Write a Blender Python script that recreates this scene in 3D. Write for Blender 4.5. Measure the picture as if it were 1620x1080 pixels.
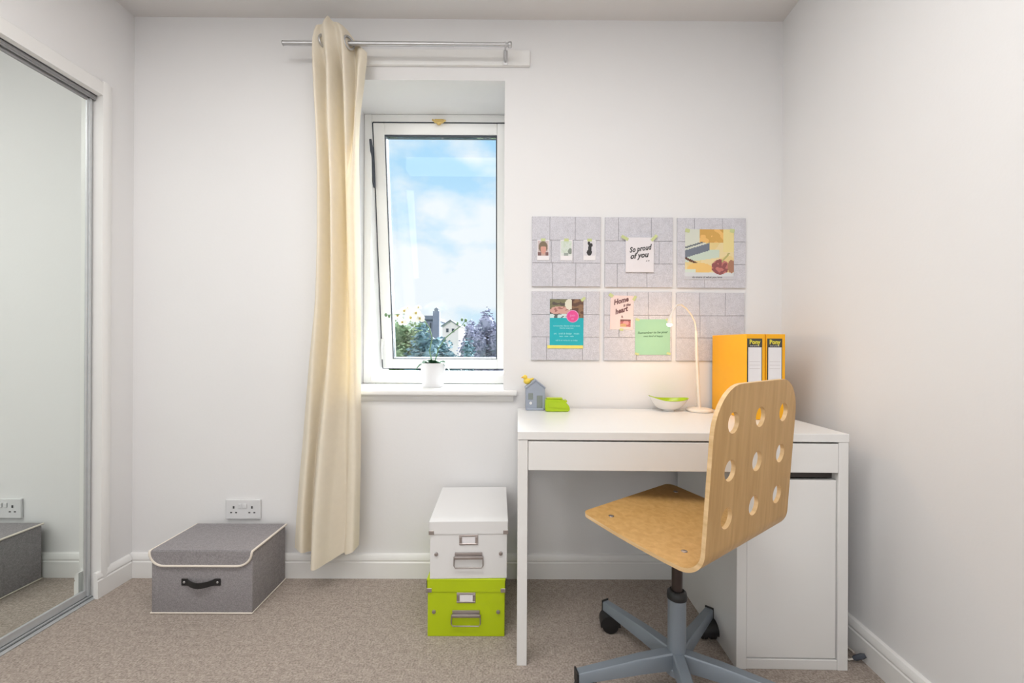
import bpy, bmesh, math, random
from mathutils import Vector, Matrix, noise
random.seed(7)
PI = math.pi
R = math.radians
for o in list(bpy.data.objects):
    bpy.data.objects.remove(o)
S = bpy.context.scene
COL = S.collection

# ------------------------------------------------------------------ camera
CAMH = 1.028
cd = bpy.data.cameras.new('camera'); cam = bpy.data.objects.new('camera', cd); COL.objects.link(cam)
cd.sensor_width = 36; cd.lens = 14.58; cd.clip_start = 0.02; cd.clip_end = 400
cd.shift_y = 5 / 1620
cam.matrix_world = Matrix.Translation((0, 0, CAMH)) @ Matrix.Rotation(R(-0.2), 4, 'Z') @ Matrix.Rotation(PI / 2, 4, 'X') @ Matrix.Rotation(R(0.28), 4, 'Z')
S.camera = cam

# ------------------------------------------------------------------ view, world, lights
S.view_settings.view_transform = 'Standard'; S.view_settings.look = 'None'
S.view_settings.gamma = 1; S.view_settings.use_curve_mapping = False
S.view_settings.exposure = 0.0
W = bpy.data.worlds.new('sky'); S.world = W; W.use_nodes = True
nt = W.node_tree; nt.nodes.clear()
def wn(t, **k):
    n = nt.nodes.new(t)
    for a, b in k.items(): setattr(n, a, b)
    return n
tc = wn('ShaderNodeTexCoord')
sep = wn('ShaderNodeSeparateXYZ'); nt.links.new(tc.outputs['Generated'], sep.inputs[0])
ramp = wn('ShaderNodeValToRGB')
cr = ramp.color_ramp
cr.elements[0].position = 0.0; cr.elements[0].color = (0.70, 0.84, 0.95, 1)
cr.elements[1].position = 0.75; cr.elements[1].color = (0.30, 0.60, 0.96, 1)
e = cr.elements.new(0.15); e.color = (0.55, 0.78, 0.95, 1)
e = cr.elements.new(0.45); e.color = (0.42, 0.71, 0.96, 1)
nt.links.new(sep.outputs['Z'], ramp.inputs[0])
mp = wn('ShaderNodeMapping'); mp.inputs['Scale'].default_value = (1.0, 1.0, 1.9); mp.inputs['Location'].default_value = (0.35, 0.1, 0.25)
nt.links.new(tc.outputs['Generated'], mp.inputs[0])
nz = wn('ShaderNodeTexNoise'); nz.inputs['Scale'].default_value = 4.2; nz.inputs['Detail'].default_value = 7; nz.inputs['Roughness'].default_value = .5
nt.links.new(mp.outputs[0], nz.inputs['Vector'])
cl = wn('ShaderNodeValToRGB'); cl.color_ramp.elements[0].position = .43; cl.color_ramp.elements[1].position = .58
nt.links.new(nz.outputs['Fac'], cl.inputs[0])
mx = wn('ShaderNodeMix', data_type='RGBA'); mx.inputs[7].default_value = (0.90, 0.93, 0.97, 1)
nt.links.new(cl.outputs[0], mx.inputs[0]); nt.links.new(ramp.outputs[0], mx.inputs[6])
bg = wn('ShaderNodeBackground'); bg.inputs[1].default_value = 1.08
wo = wn('ShaderNodeOutputWorld')
nt.links.new(mx.outputs[2], bg.inputs[0]); nt.links.new(bg.outputs[0], wo.inputs[0])

def light(name, kind, loc, rot, energy, color=(1, 1, 1), **k):
    l = bpy.data.lights.new(name, kind); l.energy = energy; l.color = color
    for a, b in k.items(): setattr(l, a, b)
    o = bpy.data.objects.new(name, l); COL.objects.link(o); o.location = loc; o.rotation_euler = rot
    return o
light('sun', 'SUN', (0, -20, 30), (R(52), 0, R(-25)), 2.6, (1, .95, .88), angle=R(1))
# daylight through the window behind the camera, and unseen fill lamps added at the ceiling
light('window_daylight', 'AREA', (-1.62, -1.72, 1.45), (R(90), 0, R(-68)), 12, (.93, .97, 1.0), shape='RECTANGLE', size=.85, size_y=1.3)
light('ceiling_fill_light', 'AREA', (-0.45, 0.5, 2.44), (0, 0, 0), 34, (1.0, .975, .95), shape='RECTANGLE', size=2.2, size_y=.7)  # added soft fill, kept clear of the pane's reflection
light('rear_ceiling_fill_light', 'AREA', (-.2, -1.5, 2.44), (R(12), 0, 0), 24, (1.0, .975, .95), shape='RECTANGLE', size=2.6, size_y=1.3)  # added rear fill, spread wide to stay faint in the pane
# broad glow of the bright clouds outside, falling in through the window
light('cloud_glow', 'SUN', (3, 20, 20), (R(-56), 0, R(-28)), 28.0, (.95, .98, 1.0), angle=R(75))

# ------------------------------------------------------------------ materials
def mat(name, color, rough=.5, metal=0, var=0.03, scale=6, bump=0, bscale=60, spec=.5, emit=None, estr=0, trans=None):
    m = bpy.data.materials.new(name); m.use_nodes = True
    n = m.node_tree.nodes; L = m.node_tree.links
    p = n['Principled BSDF']
    p.inputs['Roughness'].default_value = rough; p.inputs['Metallic'].default_value = metal
    p.inputs['Specular IOR Level'].default_value = spec
    t = n.new('ShaderNodeTexCoord'); q = n.new('ShaderNodeTexNoise'); q.inputs['Scale'].default_value = scale; q.inputs['Detail'].default_value = 4
    L.new(t.outputs['Object'], q.inputs['Vector'])
    rr = n.new('ShaderNodeValToRGB'); c = color
    rr.color_ramp.elements[0].position = .3; rr.color_ramp.elements[1].position = .7
    rr.color_ramp.elements[0].color = (c[0]*(1-var), c[1]*(1-var), c[2]*(1-var), 1)
    rr.color_ramp.elements[1].color = (min(1, c[0]*(1+var)), min(1, c[1]*(1+var)), min(1, c[2]*(1+var)), 1)
    L.new(q.outputs['Fac'], rr.inputs[0]); L.new(rr.outputs[0], p.inputs['Base Color'])
    if bump:
        q2 = n.new('ShaderNodeTexNoise'); q2.inputs['Scale'].default_value = bscale; q2.inputs['Detail'].default_value = 3
        L.new(t.outputs['Object'], q2.inputs['Vector'])
        b = n.new('ShaderNodeBump'); b.inputs['Strength'].default_value = bump; b.inputs['Distance'].default_value = .004
        L.new(q2.outputs['Fac'], b.inputs['Height']); L.new(b.outputs[0], p.inputs['Normal'])
    if emit:
        p.inputs['Emission Color'].default_value = (*emit, 1); p.inputs['Emission Strength'].default_value = estr
    if trans:
        o = n['Material Output']; tr = n.new('ShaderNodeBsdfTranslucent'); tr.inputs[0].default_value = (*trans, 1)
        mi = n.new('ShaderNodeMixShader'); mi.inputs[0].default_value = .22
        L.new(p.outputs[0], mi.inputs[1]); L.new(tr.outputs[0], mi.inputs[2]); L.new(mi.outputs[0], o.inputs[0])
    return m

def wood_mat(name, c1, c2, rough=.35, axis='X'):
    m = mat(name, c1, rough, var=0)
    n = m.node_tree.nodes; L = m.node_tree.links; p = n['Principled BSDF']
    t = n.new('ShaderNodeTexCoord'); mpn = n.new('ShaderNodeMapping')
    mpn.inputs['Scale'].default_value = (3, 3, 40) if axis == 'Z' else (34, 34, 2.2)
    L.new(t.outputs['Object'], mpn.inputs[0])
    q = n.new('ShaderNodeTexNoise'); q.inputs['Scale'].default_value = 1.6; q.inputs['Detail'].default_value = 6; q.inputs['Distortion'].default_value = .5
    L.new(mpn.outputs[0], q.inputs['Vector'])
    rr = n.new('ShaderNodeValToRGB'); rr.color_ramp.elements[0].position = .3; rr.color_ramp.elements[1].position = .72
    rr.color_ramp.elements[0].color = (*c1, 1); rr.color_ramp.elements[1].color = (*c2, 1)
    L.new(q.outputs['Fac'], rr.inputs[0]); L.new(rr.outputs[0], p.inputs['Base Color'])
    return m

def weave_mat(name, c1, c2, rough=.9, scale=260):
    m = mat(name, c1, rough, var=0)
    n = m.node_tree.nodes; L = m.node_tree.links; p = n['Principled BSDF']
    t = n.new('ShaderNodeTexCoord')
    q = n.new('ShaderNodeTexNoise'); q.inputs['Scale'].default_value = scale; q.inputs['Detail'].default_value = 2
    L.new(t.outputs['Object'], q.inputs['Vector'])
    q2 = n.new('ShaderNodeTexNoise'); q2.inputs['Scale'].default_value = scale/3.5; q2.inputs['Detail'].default_value = 3
    L.new(t.outputs['Object'], q2.inputs['Vector'])
    ad = n.new('ShaderNodeMath'); ad.operation = 'MULTIPLY_ADD'; ad.inputs[1].default_value = .7; 
    ad2 = n.new('ShaderNodeMath'); ad2.operation = 'MULTIPLY'; ad2.inputs[1].default_value = .3
    L.new(q2.outputs['Fac'], ad2.inputs[0]); L.new(q.outputs['Fac'], ad.inputs[0]); L.new(ad2.outputs[0], ad.inputs[2])
    rr = n.new('ShaderNodeValToRGB'); rr.color_ramp.elements[0].position = .36; rr.color_ramp.elements[1].position = .64
    rr.color_ramp.elements[0].color = (*c1, 1); rr.color_ramp.elements[1].color = (*c2, 1)
    L.new(ad.outputs[0], rr.inputs[0]); L.new(rr.outputs[0], p.inputs['Base Color'])
    b = n.new('ShaderNodeBump'); b.inputs['Strength'].default_value = .5; b.inputs['Distance'].default_value = .002
    L.new(ad.outputs[0], b.inputs['Height']); L.new(b.outputs[0], p.inputs['Normal'])
    p.inputs['Specular IOR Level'].default_value = .15
    return m

M = {}
M['wall'] = mat('wall_paint', (.80, .795, .80), .75, var=.008, scale=2, bump=.05, bscale=120, spec=.25)
M['ceil'] = mat('ceiling_paint', (.74, .72, .71), .85, var=.01, scale=2, spec=.2)
M['trim'] = mat('trim_gloss', (.83, .825, .815), .35, var=.01, scale=3)
M['carpet'] = weave_mat('carpet_pile', (.265, .222, .195), (.47, .405, .357), 1.0, 165)
M['mirror'] = mat('mirror_glass', (.86, .905, .88), .0, 1, var=.004)
M['alu_mid'] = mat('grey_track', (.36, .36, .37), .45, .5)
M['alu'] = mat('brushed_alu', (.60, .62, .635), .42, .6, var=.03, scale=30)
M['alu_dark'] = mat('dark_track', (.10, .105, .11), .5, .4)
M['upvc'] = mat('window_pvc', (.90, .90, .89), .3, var=.01)
M['gasket'] = mat('rubber_gasket', (.06, .07, .09), .6)
M['lam'] = mat('white_laminate', (.80, .795, .785), .28, var=.012, scale=3)
M['lam_shade'] = mat('laminate_inside_shade', (.06, .05, .045), .6)  # near-black colour paints the shade in the desk's gaps
M['curt'] = mat('cream_curtain', (.91, .85, .735), .9, var=.02, scale=40, bump=.12, bscale=400, spec=.1, trans=(.95, .80, .46))
M['steel'] = mat('satin_steel', (.55, .55, .56), .35, .9, var=.03, scale=30)
M['chairsteel'] = mat('grey_lacquered_steel', (.245, .285, .33), .38, .25, var=.04, scale=12)
M['black'] = mat('black_plastic', (.012, .012, .013), .45)
M['rodblk'] = mat('gas_rod_black', (.05, .035, .032), .3, .4)
M['ply'] = wood_mat('beech_face', (.50, .285, .090), (.62, .375, .145), .42)
M['plyedge'] = wood_mat('beech_edge', (.60, .39, .18), (.80, .57, .32), .5, 'Z')
M['felt'] = weave_mat('grey_felt', (.50, .495, .54), (.67, .665, .72), .95, 240)
M['feltd'] = mat('felt_back', (.52, .51, .54), .95)
M['boxg'] = weave_mat('grey_canvas', (.245, .23, .24), (.36, .34, .35), .95, 300)
M['pipe'] = mat('cream_piping', (.80, .73, .65), .8, bump=.3, bscale=500)
M['lime'] = mat('lime_board', (.47, .60, .004), .33, var=.04)
M['limed'] = mat('lime_plastic', (.40, .57, .008), .25, var=.04)
M['whiteboard'] = mat('white_board', (.78, .775, .775), .35, var=.01)
M['tin'] = mat('nickel_fitting', (.42, .38, .37), .35, .85, var=.04)
M['paper'] = mat('paper_white', (.80, .78, .80), .8)
M['cardw'] = mat('card_white', (.77, .74, .77), .8)
M['pinkc'] = mat('card_pink', (.80, .64, .62), .8, var=.04, scale=20)
M['mint'] = mat('card_mint', (.34, .60, .42), .8)
M['ink'] = mat('ink_black', (.05, .05, .05), .8)
M['inkb'] = mat('ink_brown', (.17, .085, .09), .8)
M['inkg'] = mat('ink_green', (.10, .22, .14), .8)
M['tape'] = mat('washi_tape', (.56, .62, .30), .7)
M['tapey'] = mat('yellow_tape', (.80, .72, .16), .7)
M['teal'] = mat('flyer_teal', (.012, .42, .49), .6)
M['pinkdot'] = mat('flyer_pink', (.75, .08, .30), .6)
M['pinkl'] = mat('flyer_pink_rim', (.75, .33, .60), .6)
M['lt'] = mat('print_light', (.30, .72, .76), .7)
M['orange'] = mat('binder_orange', (.90, .43, .004), .42, var=.03)
M['spine'] = mat('spine_dark', (.055, .055, .05), .6)
M['yel'] = mat('logo_yellow', (.80, .72, .06), .6)
M['lampw'] = mat('lamp_white', (.80, .74, .66), .35)
M['glow'] = mat('lamp_lens', (1, .95, .8), .4, emit=(1, .86, .62), estr=14)
M['bulbw'] = mat('porcelain', (.80, .78, .75), .2)
M['houseb'] = mat('blue_grey_resin', (.33, .37, .45), .4, var=.06, scale=14)
M['housed'] = mat('house_recess', (.22, .25, .24), .5)
M['duck'] = mat('yellow_plastic', (.85, .62, .08), .4)
M['green'] = mat('leaf_green', (.05, .17, .08), .4, var=.2, scale=20)
M['stemg'] = mat('stem_green', (.14, .26, .13), .5, var=.1)
M['petal'] = mat('petal_white', (.85, .84, .76), .6, trans=(.95, .95, .90))
M['petalc'] = mat('flower_heart', (.45, .35, .08), .6)
M['soil'] = mat('bark_chips', (.03, .022, .018), .9, var=.4, scale=90)
M['pot'] = mat('pot_white', (.76, .76, .78), .3)
M['brass'] = mat('brass', (.75, .55, .22), .3, .9)
M['sock'] = mat('socket_plastic', (.72, .72, .73), .3)
M['sockhole'] = mat('socket_hole', (.08, .08, .08), .7)
M['cable'] = mat('cable_white', (.70, .66, .60), .5)
M['grass'] = mat('lawn', (.05, .09, .03), 1, var=.3, scale=.3)
M['leafA'] = mat('hazed_foliage_green', (.22, .31, .17), .9, var=.25, scale=.6)  # leaf colour lightened to paint in distance haze
M['leafB'] = mat('hazed_foliage_blue', (.13, .22, .26), .9, var=.25, scale=.6)  # blue distance haze mixed into the leaf colour
M['twig'] = mat('hazed_twig', (.27, .27, .37), .9, var=.2, scale=.6)  # twigs lightened and blued, haze put into the colour
M['bark'] = mat('bark', (.10, .08, .07), .9)
M['stone'] = mat('hazed_stone', (.17, .19, .27), .9, var=.12, scale=.5)  # stone tinted blue to carry the distance haze
M['render'] = mat('pale_render', (.70, .62, .66), .8)
M['roof'] = mat('slate_roof', (.14, .16, .22), .8)
M['darkw'] = mat('dark_window', (.05, .06, .08), .2)

def glass_mat():
    m = bpy.data.materials.new('window_glass'); m.use_nodes = True; n = m.node_tree.nodes; L = m.node_tree.links; n.clear()
    o = n.new('ShaderNodeOutputMaterial'); t = n.new('ShaderNodeBsdfTransparent'); t.inputs[0].default_value = (.965, .985, .985, 1)
    g = n.new('ShaderNodeBsdfGlossy'); g.inputs['Roughness'].default_value = 0
    f = n.new('ShaderNodeFresnel'); f.inputs[0].default_value = 1.36
    mi = n.new('ShaderNodeMixShader'); L.new(f.outputs[0], mi.inputs[0]); L.new(t.outputs[0], mi.inputs[1]); L.new(g.outputs[0], mi.inputs[2]); L.new(mi.outputs[0], o.inputs[0])
    return m
M['glass'] = glass_mat()
def print_mat():
    m = bpy.data.materials.new('colour_print'); m.use_nodes = True; n = m.node_tree.nodes; L = m.node_tree.links
    a = n.new('ShaderNodeAttribute'); a.attribute_name = 'print'
    L.new(a.outputs['Color'], n['Principled BSDF'].inputs['Base Color']); n['Principled BSDF'].inputs['Roughness'].default_value = .5
    return m
M['print'] = print_mat()

# ------------------------------------------------------------------ helpers
def obj(name, bm, material=None, parent=None, smooth=None, kind=None, label=None):
    me = bpy.data.meshes.new(name)
    if smooth is not None:
        bm.normal_update()
        a = R(smooth)
        for f in bm.faces: f.smooth = True
        for e in bm.edges:
            if len(e.link_faces) == 2 and e.calc_face_angle(0) > a: e.smooth = False
            elif len(e.link_faces) != 2: e.smooth = False
    bm.to_mesh(me); bm.free()
    o = bpy.data.objects.new(name, me); COL.objects.link(o)
    for m in (material if isinstance(material, (list, tuple)) else [material]):
        if m: me.materials.append(m)
    if parent: o.parent = parent
    if kind: o['kind'] = kind
    if label: o['label'] = label
    return o
def thing(name, label, cat, loc=(0, 0, 0), rotz=0, group=None):
    o = bpy.data.objects.new(name, None); COL.objects.link(o); o.empty_display_size = .05
    o.location = loc; o.rotation_euler = (0, 0, rotz); o['label'] = label; o['category'] = cat
    if group: o['group'] = group
    return o
def tag(o, label, cat, group=None):
    o['label'] = label; o['category'] = cat
    if group: o['group'] = group
    return o
def struct(name, bm, m, parent=None, smooth=None):
    o = obj(name, bm, m, parent, smooth)
    if not parent: o['kind'] = 'structure'
    return o
def box(bm, x0, x1, y0, y1, z0, z1, bev=0, seg=2, mi=0, xf=None):
    r = bmesh.ops.create_cube(bm, size=1)
    vs = r['verts']
    for v in vs:
        v.co = Vector((x0 + (v.co.x + .5) * (x1 - x0), y0 + (v.co.y + .5) * (y1 - y0), z0 + (v.co.z + .5) * (z1 - z0)))
    fs = list({f for v in vs for f in v.link_faces})
    if bev:
        es = list({e for v in vs for e in v.link_edges})
        rr = bmesh.ops.bevel(bm, geom=es, offset=bev, segments=seg, affect='EDGES', profile=.5)
        fs = rr['faces']; vs = list({v for f in fs for v in f.verts} | {v for v in vs if v.is_valid})
        fs = list({f for v in vs for f in v.link_faces})
    for f in fs: f.material_index = mi
    if xf is not None:
        for v in {v for f in fs for v in f.verts}: v.co = xf @ v.co
    return fs
def nb(*a, **k):
    bm = bmesh.new(); box(bm, *a, **k); return bm
def tube(bm, pts, rad, seg=10, caps=True, mi=0):
    pts = [Vector(p) for p in pts]
    n = len(pts); rads = rad if isinstance(rad, (list, tuple)) else [rad] * n
    rings = []; prev = None
    for i, p in enumerate(pts):
        d = (pts[min(i+1, n-1)] - pts[max(i-1, 0)]).normalized()
        if prev is None:
            a = d.orthogonal().normalized()
        else:
            a = (prev - d * prev.dot(d)).normalized()
        prev = a; b = d.cross(a)
        rings.append([bm.verts.new(p + (a * math.cos(t) + b * math.sin(t)) * rads[i]) for t in [2*PI*k/seg for k in range(seg)]])
    for i in range(n-1):
        for k in range(seg):
            f = bm.faces.new((rings[i][k], rings[i][(k+1) % seg], rings[i+1][(k+1) % seg], rings[i+1][k])); f.material_index = mi
    if caps:
        f = bm.faces.new(rings[0][::-1]); f.material_index = mi
        f = bm.faces.new(rings[-1]); f.material_index = mi
def lathe(bm, prof, c=(0, 0, 0), seg=40, mi=0, sx=1, sy=1):
    rings = []
    for r, z in prof:
        if r < 1e-6: rings.append([bm.verts.new((c[0], c[1], c[2]+z))])
        else: rings.append([bm.verts.new((c[0]+r*sx*math.cos(2*PI*k/seg), c[1]+r*sy*math.sin(2*PI*k/seg), c[2]+z)) for k in range(seg)])
    for a, b in zip(rings, rings[1:]):
        for k in range(seg):
            k2 = (k+1) % seg
            if len(a) == 1 and len(b) == 1: continue
            if len(a) == 1: f = bm.faces.new((a[0], b[k2], b[k]))
            elif len(b) == 1: f = bm.faces.new((a[k], a[k2], b[0]))
            else: f = bm.faces.new((a[k], a[k2], b[k2], b[k]))
            f.material_index = mi
def ball(bm, c, r, sc=(1, 1, 1), sub=2, mi=0, rot=None):
    m = Matrix.Translation(c)
    if rot is not None: m = m @ rot
    m = m @ Matrix.Diagonal((r*sc[0], r*sc[1], r*sc[2], 1))
    q = bmesh.ops.create_icosphere(bm, subdivisions=sub, radius=1, matrix=m)
    for v in q['verts']:
        for f in v.link_faces: f.material_index = mi
def prism(bm, poly, axis, a0, a1, mi=0):
    """poly: 2D list, extruded along axis from a0 to a1. axis x: poly=(y,z); y: (x,z); z: (x,y)"""
    def mk(p, a):
        return {'x': (a, p[0], p[1]), 'y': (p[0], a, p[1]), 'z': (p[0], p[1], a)}[axis]
    A = [bm.verts.new(mk(p, a0)) for p in poly]; B = [bm.verts.new(mk(p, a1)) for p in poly]
    fs = [bm.faces.new(A), bm.faces.new(B[::-1])]
    for i in range(len(poly)):
        j = (i+1) % len(poly); fs.append(bm.faces.new((A[i], B[i], B[j], A[j])))
    for f in fs: f.material_index = mi
    bmesh.ops.recalc_face_normals(bm, faces=fs)
    return fs
def text(s, size, material, name='lettering', parent=None, mw=None, shear=0, bold=0, sx=1, align='CENTER', extrude=.0002):
    c = bpy.data.curves.new('t', 'FONT'); c.body = s; c.size = size; c.align_x = align; c.align_y = 'CENTER'
    c.extrude = extrude; c.shear = shear; c.offset = bold; c.resolution_u = 2
    t = bpy.data.objects.new('t', c); COL.objects.link(t)
    dg = bpy.context.evaluated_depsgraph_get()
    me = bpy.data.meshes.new_from_object(t.evaluated_get(dg)); bpy.data.objects.remove(t)
    me.transform(mw @ Matrix.Diagonal((sx, 1, 1, 1)))
    me.materials.clear(); me.materials.append(material); me.name = name
    o = bpy.data.objects.new(name, me); COL.objects.link(o)
    if parent: o.parent = parent
    return o
WALLROT = Matrix.Rotation(PI/2, 4, 'X')     # lies text (x,y) onto a plane facing -Y
def wallmat(x, y, z, ang=0):
    return Matrix.Translation((x, y, z)) @ WALLROT @ Matrix.Rotation(ang, 4, 'Z')
def bwx(px): return (px - 808) / 357
def bwz(py): return CAMH + (545 - py) / 357

# ------------------------------------------------------------------ room dimensions
YB = 1.837; XL = -1.667; ZC = 2.467; YR = -2.3
def xr(y): return 1.166 + .036 * (y - 1.2) / .637    # right wall is a touch out of square
WX0, WX1, WZ0, WZ1 = -.749, -.031, .828, 2.196       # window reveal
YW = 2.108                                            # plane of the window frame

# floor, ceiling
struct('floor', nb(-1.95, 1.35, YR-.1, YB+.05, -.12, 0), M['carpet'])
struct('ceiling', nb(-1.95, 1.35, YR-.1, YB+.3, ZC, ZC+.12), M['ceil'])
# back wall with the window reveal
bm = bmesh.new()
box(bm, XL-.3, WX0, YB, YW+.19, -.12, ZC+.12)
box(bm, WX1, 1.35, YB, YW, -.12, ZC+.12)
box(bm, WX1+.06, 1.35, YW, YW+.19, -.12, ZC+.12)
box(bm, WX0, WX1, YB, YW+.19, WZ1, ZC+.12)
box(bm, WX1, WX1+.06, YW, YW+.19, WZ1, ZC+.12)
box(bm, WX0, WX1, YB, YW+.19, -.12, WZ0-.022)
box(bm, WX1, WX1+.06, YW, YW+.19, -.12, WZ0-.022)
struct('wall_back', bm, M['wall'])
# right wall
bm = bmesh.new()
prism(bm, [(xr(YR-.1), YR-.1), (xr(YB+.02), YB+.02), (1.5, YB+.02), (1.5, YR-.1)], 'z', -.12, ZC+.12)
struct('wall_right', bm, M['wall'])
# left wall: pier, header above the wardrobe, pier behind the camera, recess
DY0, DY1, DZ = -1.2, 1.69, 2.045
bm = bmesh.new()
box(bm, XL-.25, XL, DY1, YB, -.12, ZC+.12)
box(bm, XL-.25, XL, DY0, DY1, DZ, ZC+.12)
LY0, LY1, LZ0, LZ1 = -2.17, -1.27, .78, 2.12
box(bm, XL-.25, XL, LY1, DY0, -.12, ZC+.12); box(bm, XL-.25, XL, YR-.1, LY0, -.12, ZC+.12)
box(bm, XL-.25, XL, LY0, LY1, -.12, LZ0); box(bm, XL-.25, XL, LY0, LY1, LZ1, ZC+.12)
box(bm, XL-.25, XL-.19, DY0, DY1, -.12, DZ)
struct('wall_left', bm, M['wall'])
struct('wall_rear', nb(-1.95, 1.35, YR-.1, YR, -.12, ZC+.12), M['wall'])
# baseboards: torus profile
H = .104
def bb_prof(s=1):   # (offset from wall, z)
    return [(0, 0), (.018, 0), (.018, H*.66), (.0145, H*.70), (.0145, H*.735), (.017, H*.76), (.016, H*.88), (.011, H*.97), (.004, H), (0, H)]
bm = bmesh.new(); prism(bm, [(YB-a, z) for a, z in bb_prof()], 'x', XL, xr(YB)); struct('baseboard_back', bm, M['trim'], smooth=35)
bm = bmesh.new(); prism(bm, [(XL+a, z) for a, z in bb_prof()], 'y', DY1-.022, YB-.018); struct('baseboard_left', bm, M['trim'], smooth=35)
bm = bmesh.new()
A = [bm.verts.new((xr(YB)-a, YB-.004, z)) for a, z in bb_prof()]; B = [bm.verts.new((xr(YR)-a, YR, z)) for a, z in bb_prof()]
bm.faces.new(A); bm.faces.new(B[::-1])
for i in range(len(A)):
    j = (i+1) % len(A); bm.faces.new((A[i], B[i], B[j], A[j]))
bmesh.ops.recalc_face_normals(bm, faces=bm.faces); struct('baseboard_right', bm, M['trim'], smooth=35)

# wardrobe: casing, pelmet, tracks, sliding mirror doors
bm = bmesh.new()
prism(bm, [(XL, DY1+.040), (XL+.006, DY1+.040), (XL+.010, DY1+.032), (XL+.010, DY1+.026), (XL+.016, DY1+.020), (XL+.018, DY1+.004), (XL+.014, DY1-.006), (XL-.05, DY1-.006), (XL-.05, DY1)], 'z', 0, 2.085)
struct('trim_1', bm, M['trim'], smooth=35)
bm = bmesh.new()
prism(bm, [(XL, 2.085), (XL+.008, 2.085), (XL+.014, 2.080), (XL+.014, 2.028), (XL-.006, 2.024), (XL-.006, DZ), (XL, DZ)], 'y', DY0, DY1-.006)
struct('trim_2', bm, M['trim'], smooth=35)
bm = bmesh.new(); box(bm, XL-.075, XL-.012, DY0, DY1-.007, 2.012, 2.024); box(bm, XL-.018, XL-.014, DY0, DY1-.007, 2.006, 2.012)
box(bm, XL-.075, XL-.070, DY0, DY1-.007, 2.000, 2.012)
struct('trim_3', bm, M['alu_mid'])
bm = bmesh.new(); box(bm, XL-.10, XL-.030, DY0, DY1-.007, 0, .006); box(bm, XL-.028, XL-.018, DY0, DY1-.007, 0, .010, bev=.002)
box(bm, XL-.012, XL+.006, DY0, DY1-.007, 0, .005, bev=.002)
tr = struct('trim_4', bm, M['alu'])
struct_gap = obj('track_groove', nb(XL-.018, XL-.012, DY0, DY1-.008, 0, .0035), M['alu_dark'], tr)
MXP = -1.697
for k, (a, b, x) in enumerate(((.74, 1.682, MXP), (-.20, .77, MXP-.03), (-1.18, -.17, MXP))):
    d = bpy.data.objects.new('door_%d' % (k+1), None); COL.objects.link(d); d['kind'] = 'structure'
    obj('mirror_pane', nb(x-.006, x, a+.02, b-.02, .035, 2.000), M['mirror'], d)
    bm = bmesh.new()
    for (p, q) in ((a, a+.022), (b-.022, b)):
        box(bm, x-.014, x+.004, p, q, .012, 2.008, bev=.002)
        c = (p+q)/2; box(bm, x+.003, x+.009, c-.0045, c+.0045, .012, 2.008, bev=.0015)
    obj('door_stile', bm, M['alu'], d)
    bm = bmesh.new(); box(bm, x-.014, x+.006, a+.022, b-.022, .012, .040, bev=.002)
    obj('door_rail', bm, M['alu'], d)
    obj('top_rail', nb(x-.014, x+.006, a+.022, b-.022, 1.997, 2.010, bev=.002), M['alu_mid'], d)

# ------------------------------------------------------------------ window
w = bpy.data.objects.new('window_1', None); COL.objects.link(w); w['kind'] = 'structure'
FX0, FX1, FZ0, FZ1 = WX0+.001, WX1+.058, WZ0+.001, WZ1-.001
bm = bmesh.new()
box(bm, FX0, -.711, YW+.001, YW+.19, FZ0, FZ1, bev=.003)
box(bm, .008, FX1, YW+.001, YW+.19, FZ0, FZ1, bev=.003)
box(bm, -.711, .008, YW+.001, YW+.09, 2.158, FZ1, bev=.003)
box(bm, -.711, .008, YW+.001, YW+.19, FZ0, .872, bev=.003)
obj('window_frame', bm, M['upvc'], w)
obj('outer_sill', nb(-.80, .06, YW+.191, YW+.42, .835, .868, bev=.004), M['upvc'], w)
# outer lining so the reveal runs on past the frame
bm = bmesh.new(); prism(bm, [(YW+.191, .868), (YW+.33, .868), (YW+.20, 2.16), (YW+.191, 2.16)], 'x', -.77, -.715)
obj('outer_lining', bm, M['upvc'], w)
# sash, top hung, swung out at the bottom
SH = 1.268; TILT = math.atan2(.187, 1.272)
sx = Matrix.Translation((0, YW+.004, 2.153)) @ Matrix.Rotation(TILT, 4, 'X')
def sbox(bm, x0, x1, y0, y1, z0, z1, **k): return box(bm, x0, x1, y0, y1, z0, z1, xf=sx, **k)
X0, X1 = -.706, .004
bm = bmesh.new()
sbox(bm, X0, -.650, 0, .05, -SH-.005, 0, bev=.003); sbox(bm, -.074, X1, 0, .05, -SH-.005, 0, bev=.003)
sbox(bm, -.650, -.074, 0, .05, -.056, 0, bev=.003); sbox(bm, -.650, -.074, 0, .05, -SH-.005, -SH+.048, bev=.003)
sa = obj('sash', bm, M['upvc'], w)
bm = bmesh.new(); sbox(bm, -.6438, -.0802, .020, .026, -SH+.052, -.064); obj('pane', bm, M['glass'], sa)
bm = bmesh.new()
g = .006
sbox(bm, -.650, -.650+g, .003, .0505, -SH+.048, -.056); sbox(bm, -.074-g, -.074, .003, .0505, -SH+.048, -.056)
sbox(bm, -.650+g, -.074-g, .003, .0505, -.056-g*1.3, -.056); sbox(bm, -.650+g, -.074-g, .003, .0505, -SH+.048, -SH+.048+g*.6)
obj('gasket', bm, M['gasket'], sa)
bm = bmesh.new()
sbox(bm, X0-.0035, X0-.0005, .0, .03, -SH-.006, .0015); sbox(bm, X1+.0005, X1+.003, .0, .03, -SH-.006, .0015)
sbox(bm, X0, X1, 0.0, .03, .001, .005); sbox(bm, X0, X1, .0, .03, -SH-.009, -SH-.0055)
obj('weather_seal', bm, M['gasket'], sa)
bm = bmesh.new()
tube(bm, [sx @ Vector((-.40, -.012, .012)), sx @ Vector((-.385, -.018, -.002)), sx @ Vector((-.352, -.018, -.004)), sx @ Vector((-.335, -.012, .010))], .005, 8)
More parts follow.
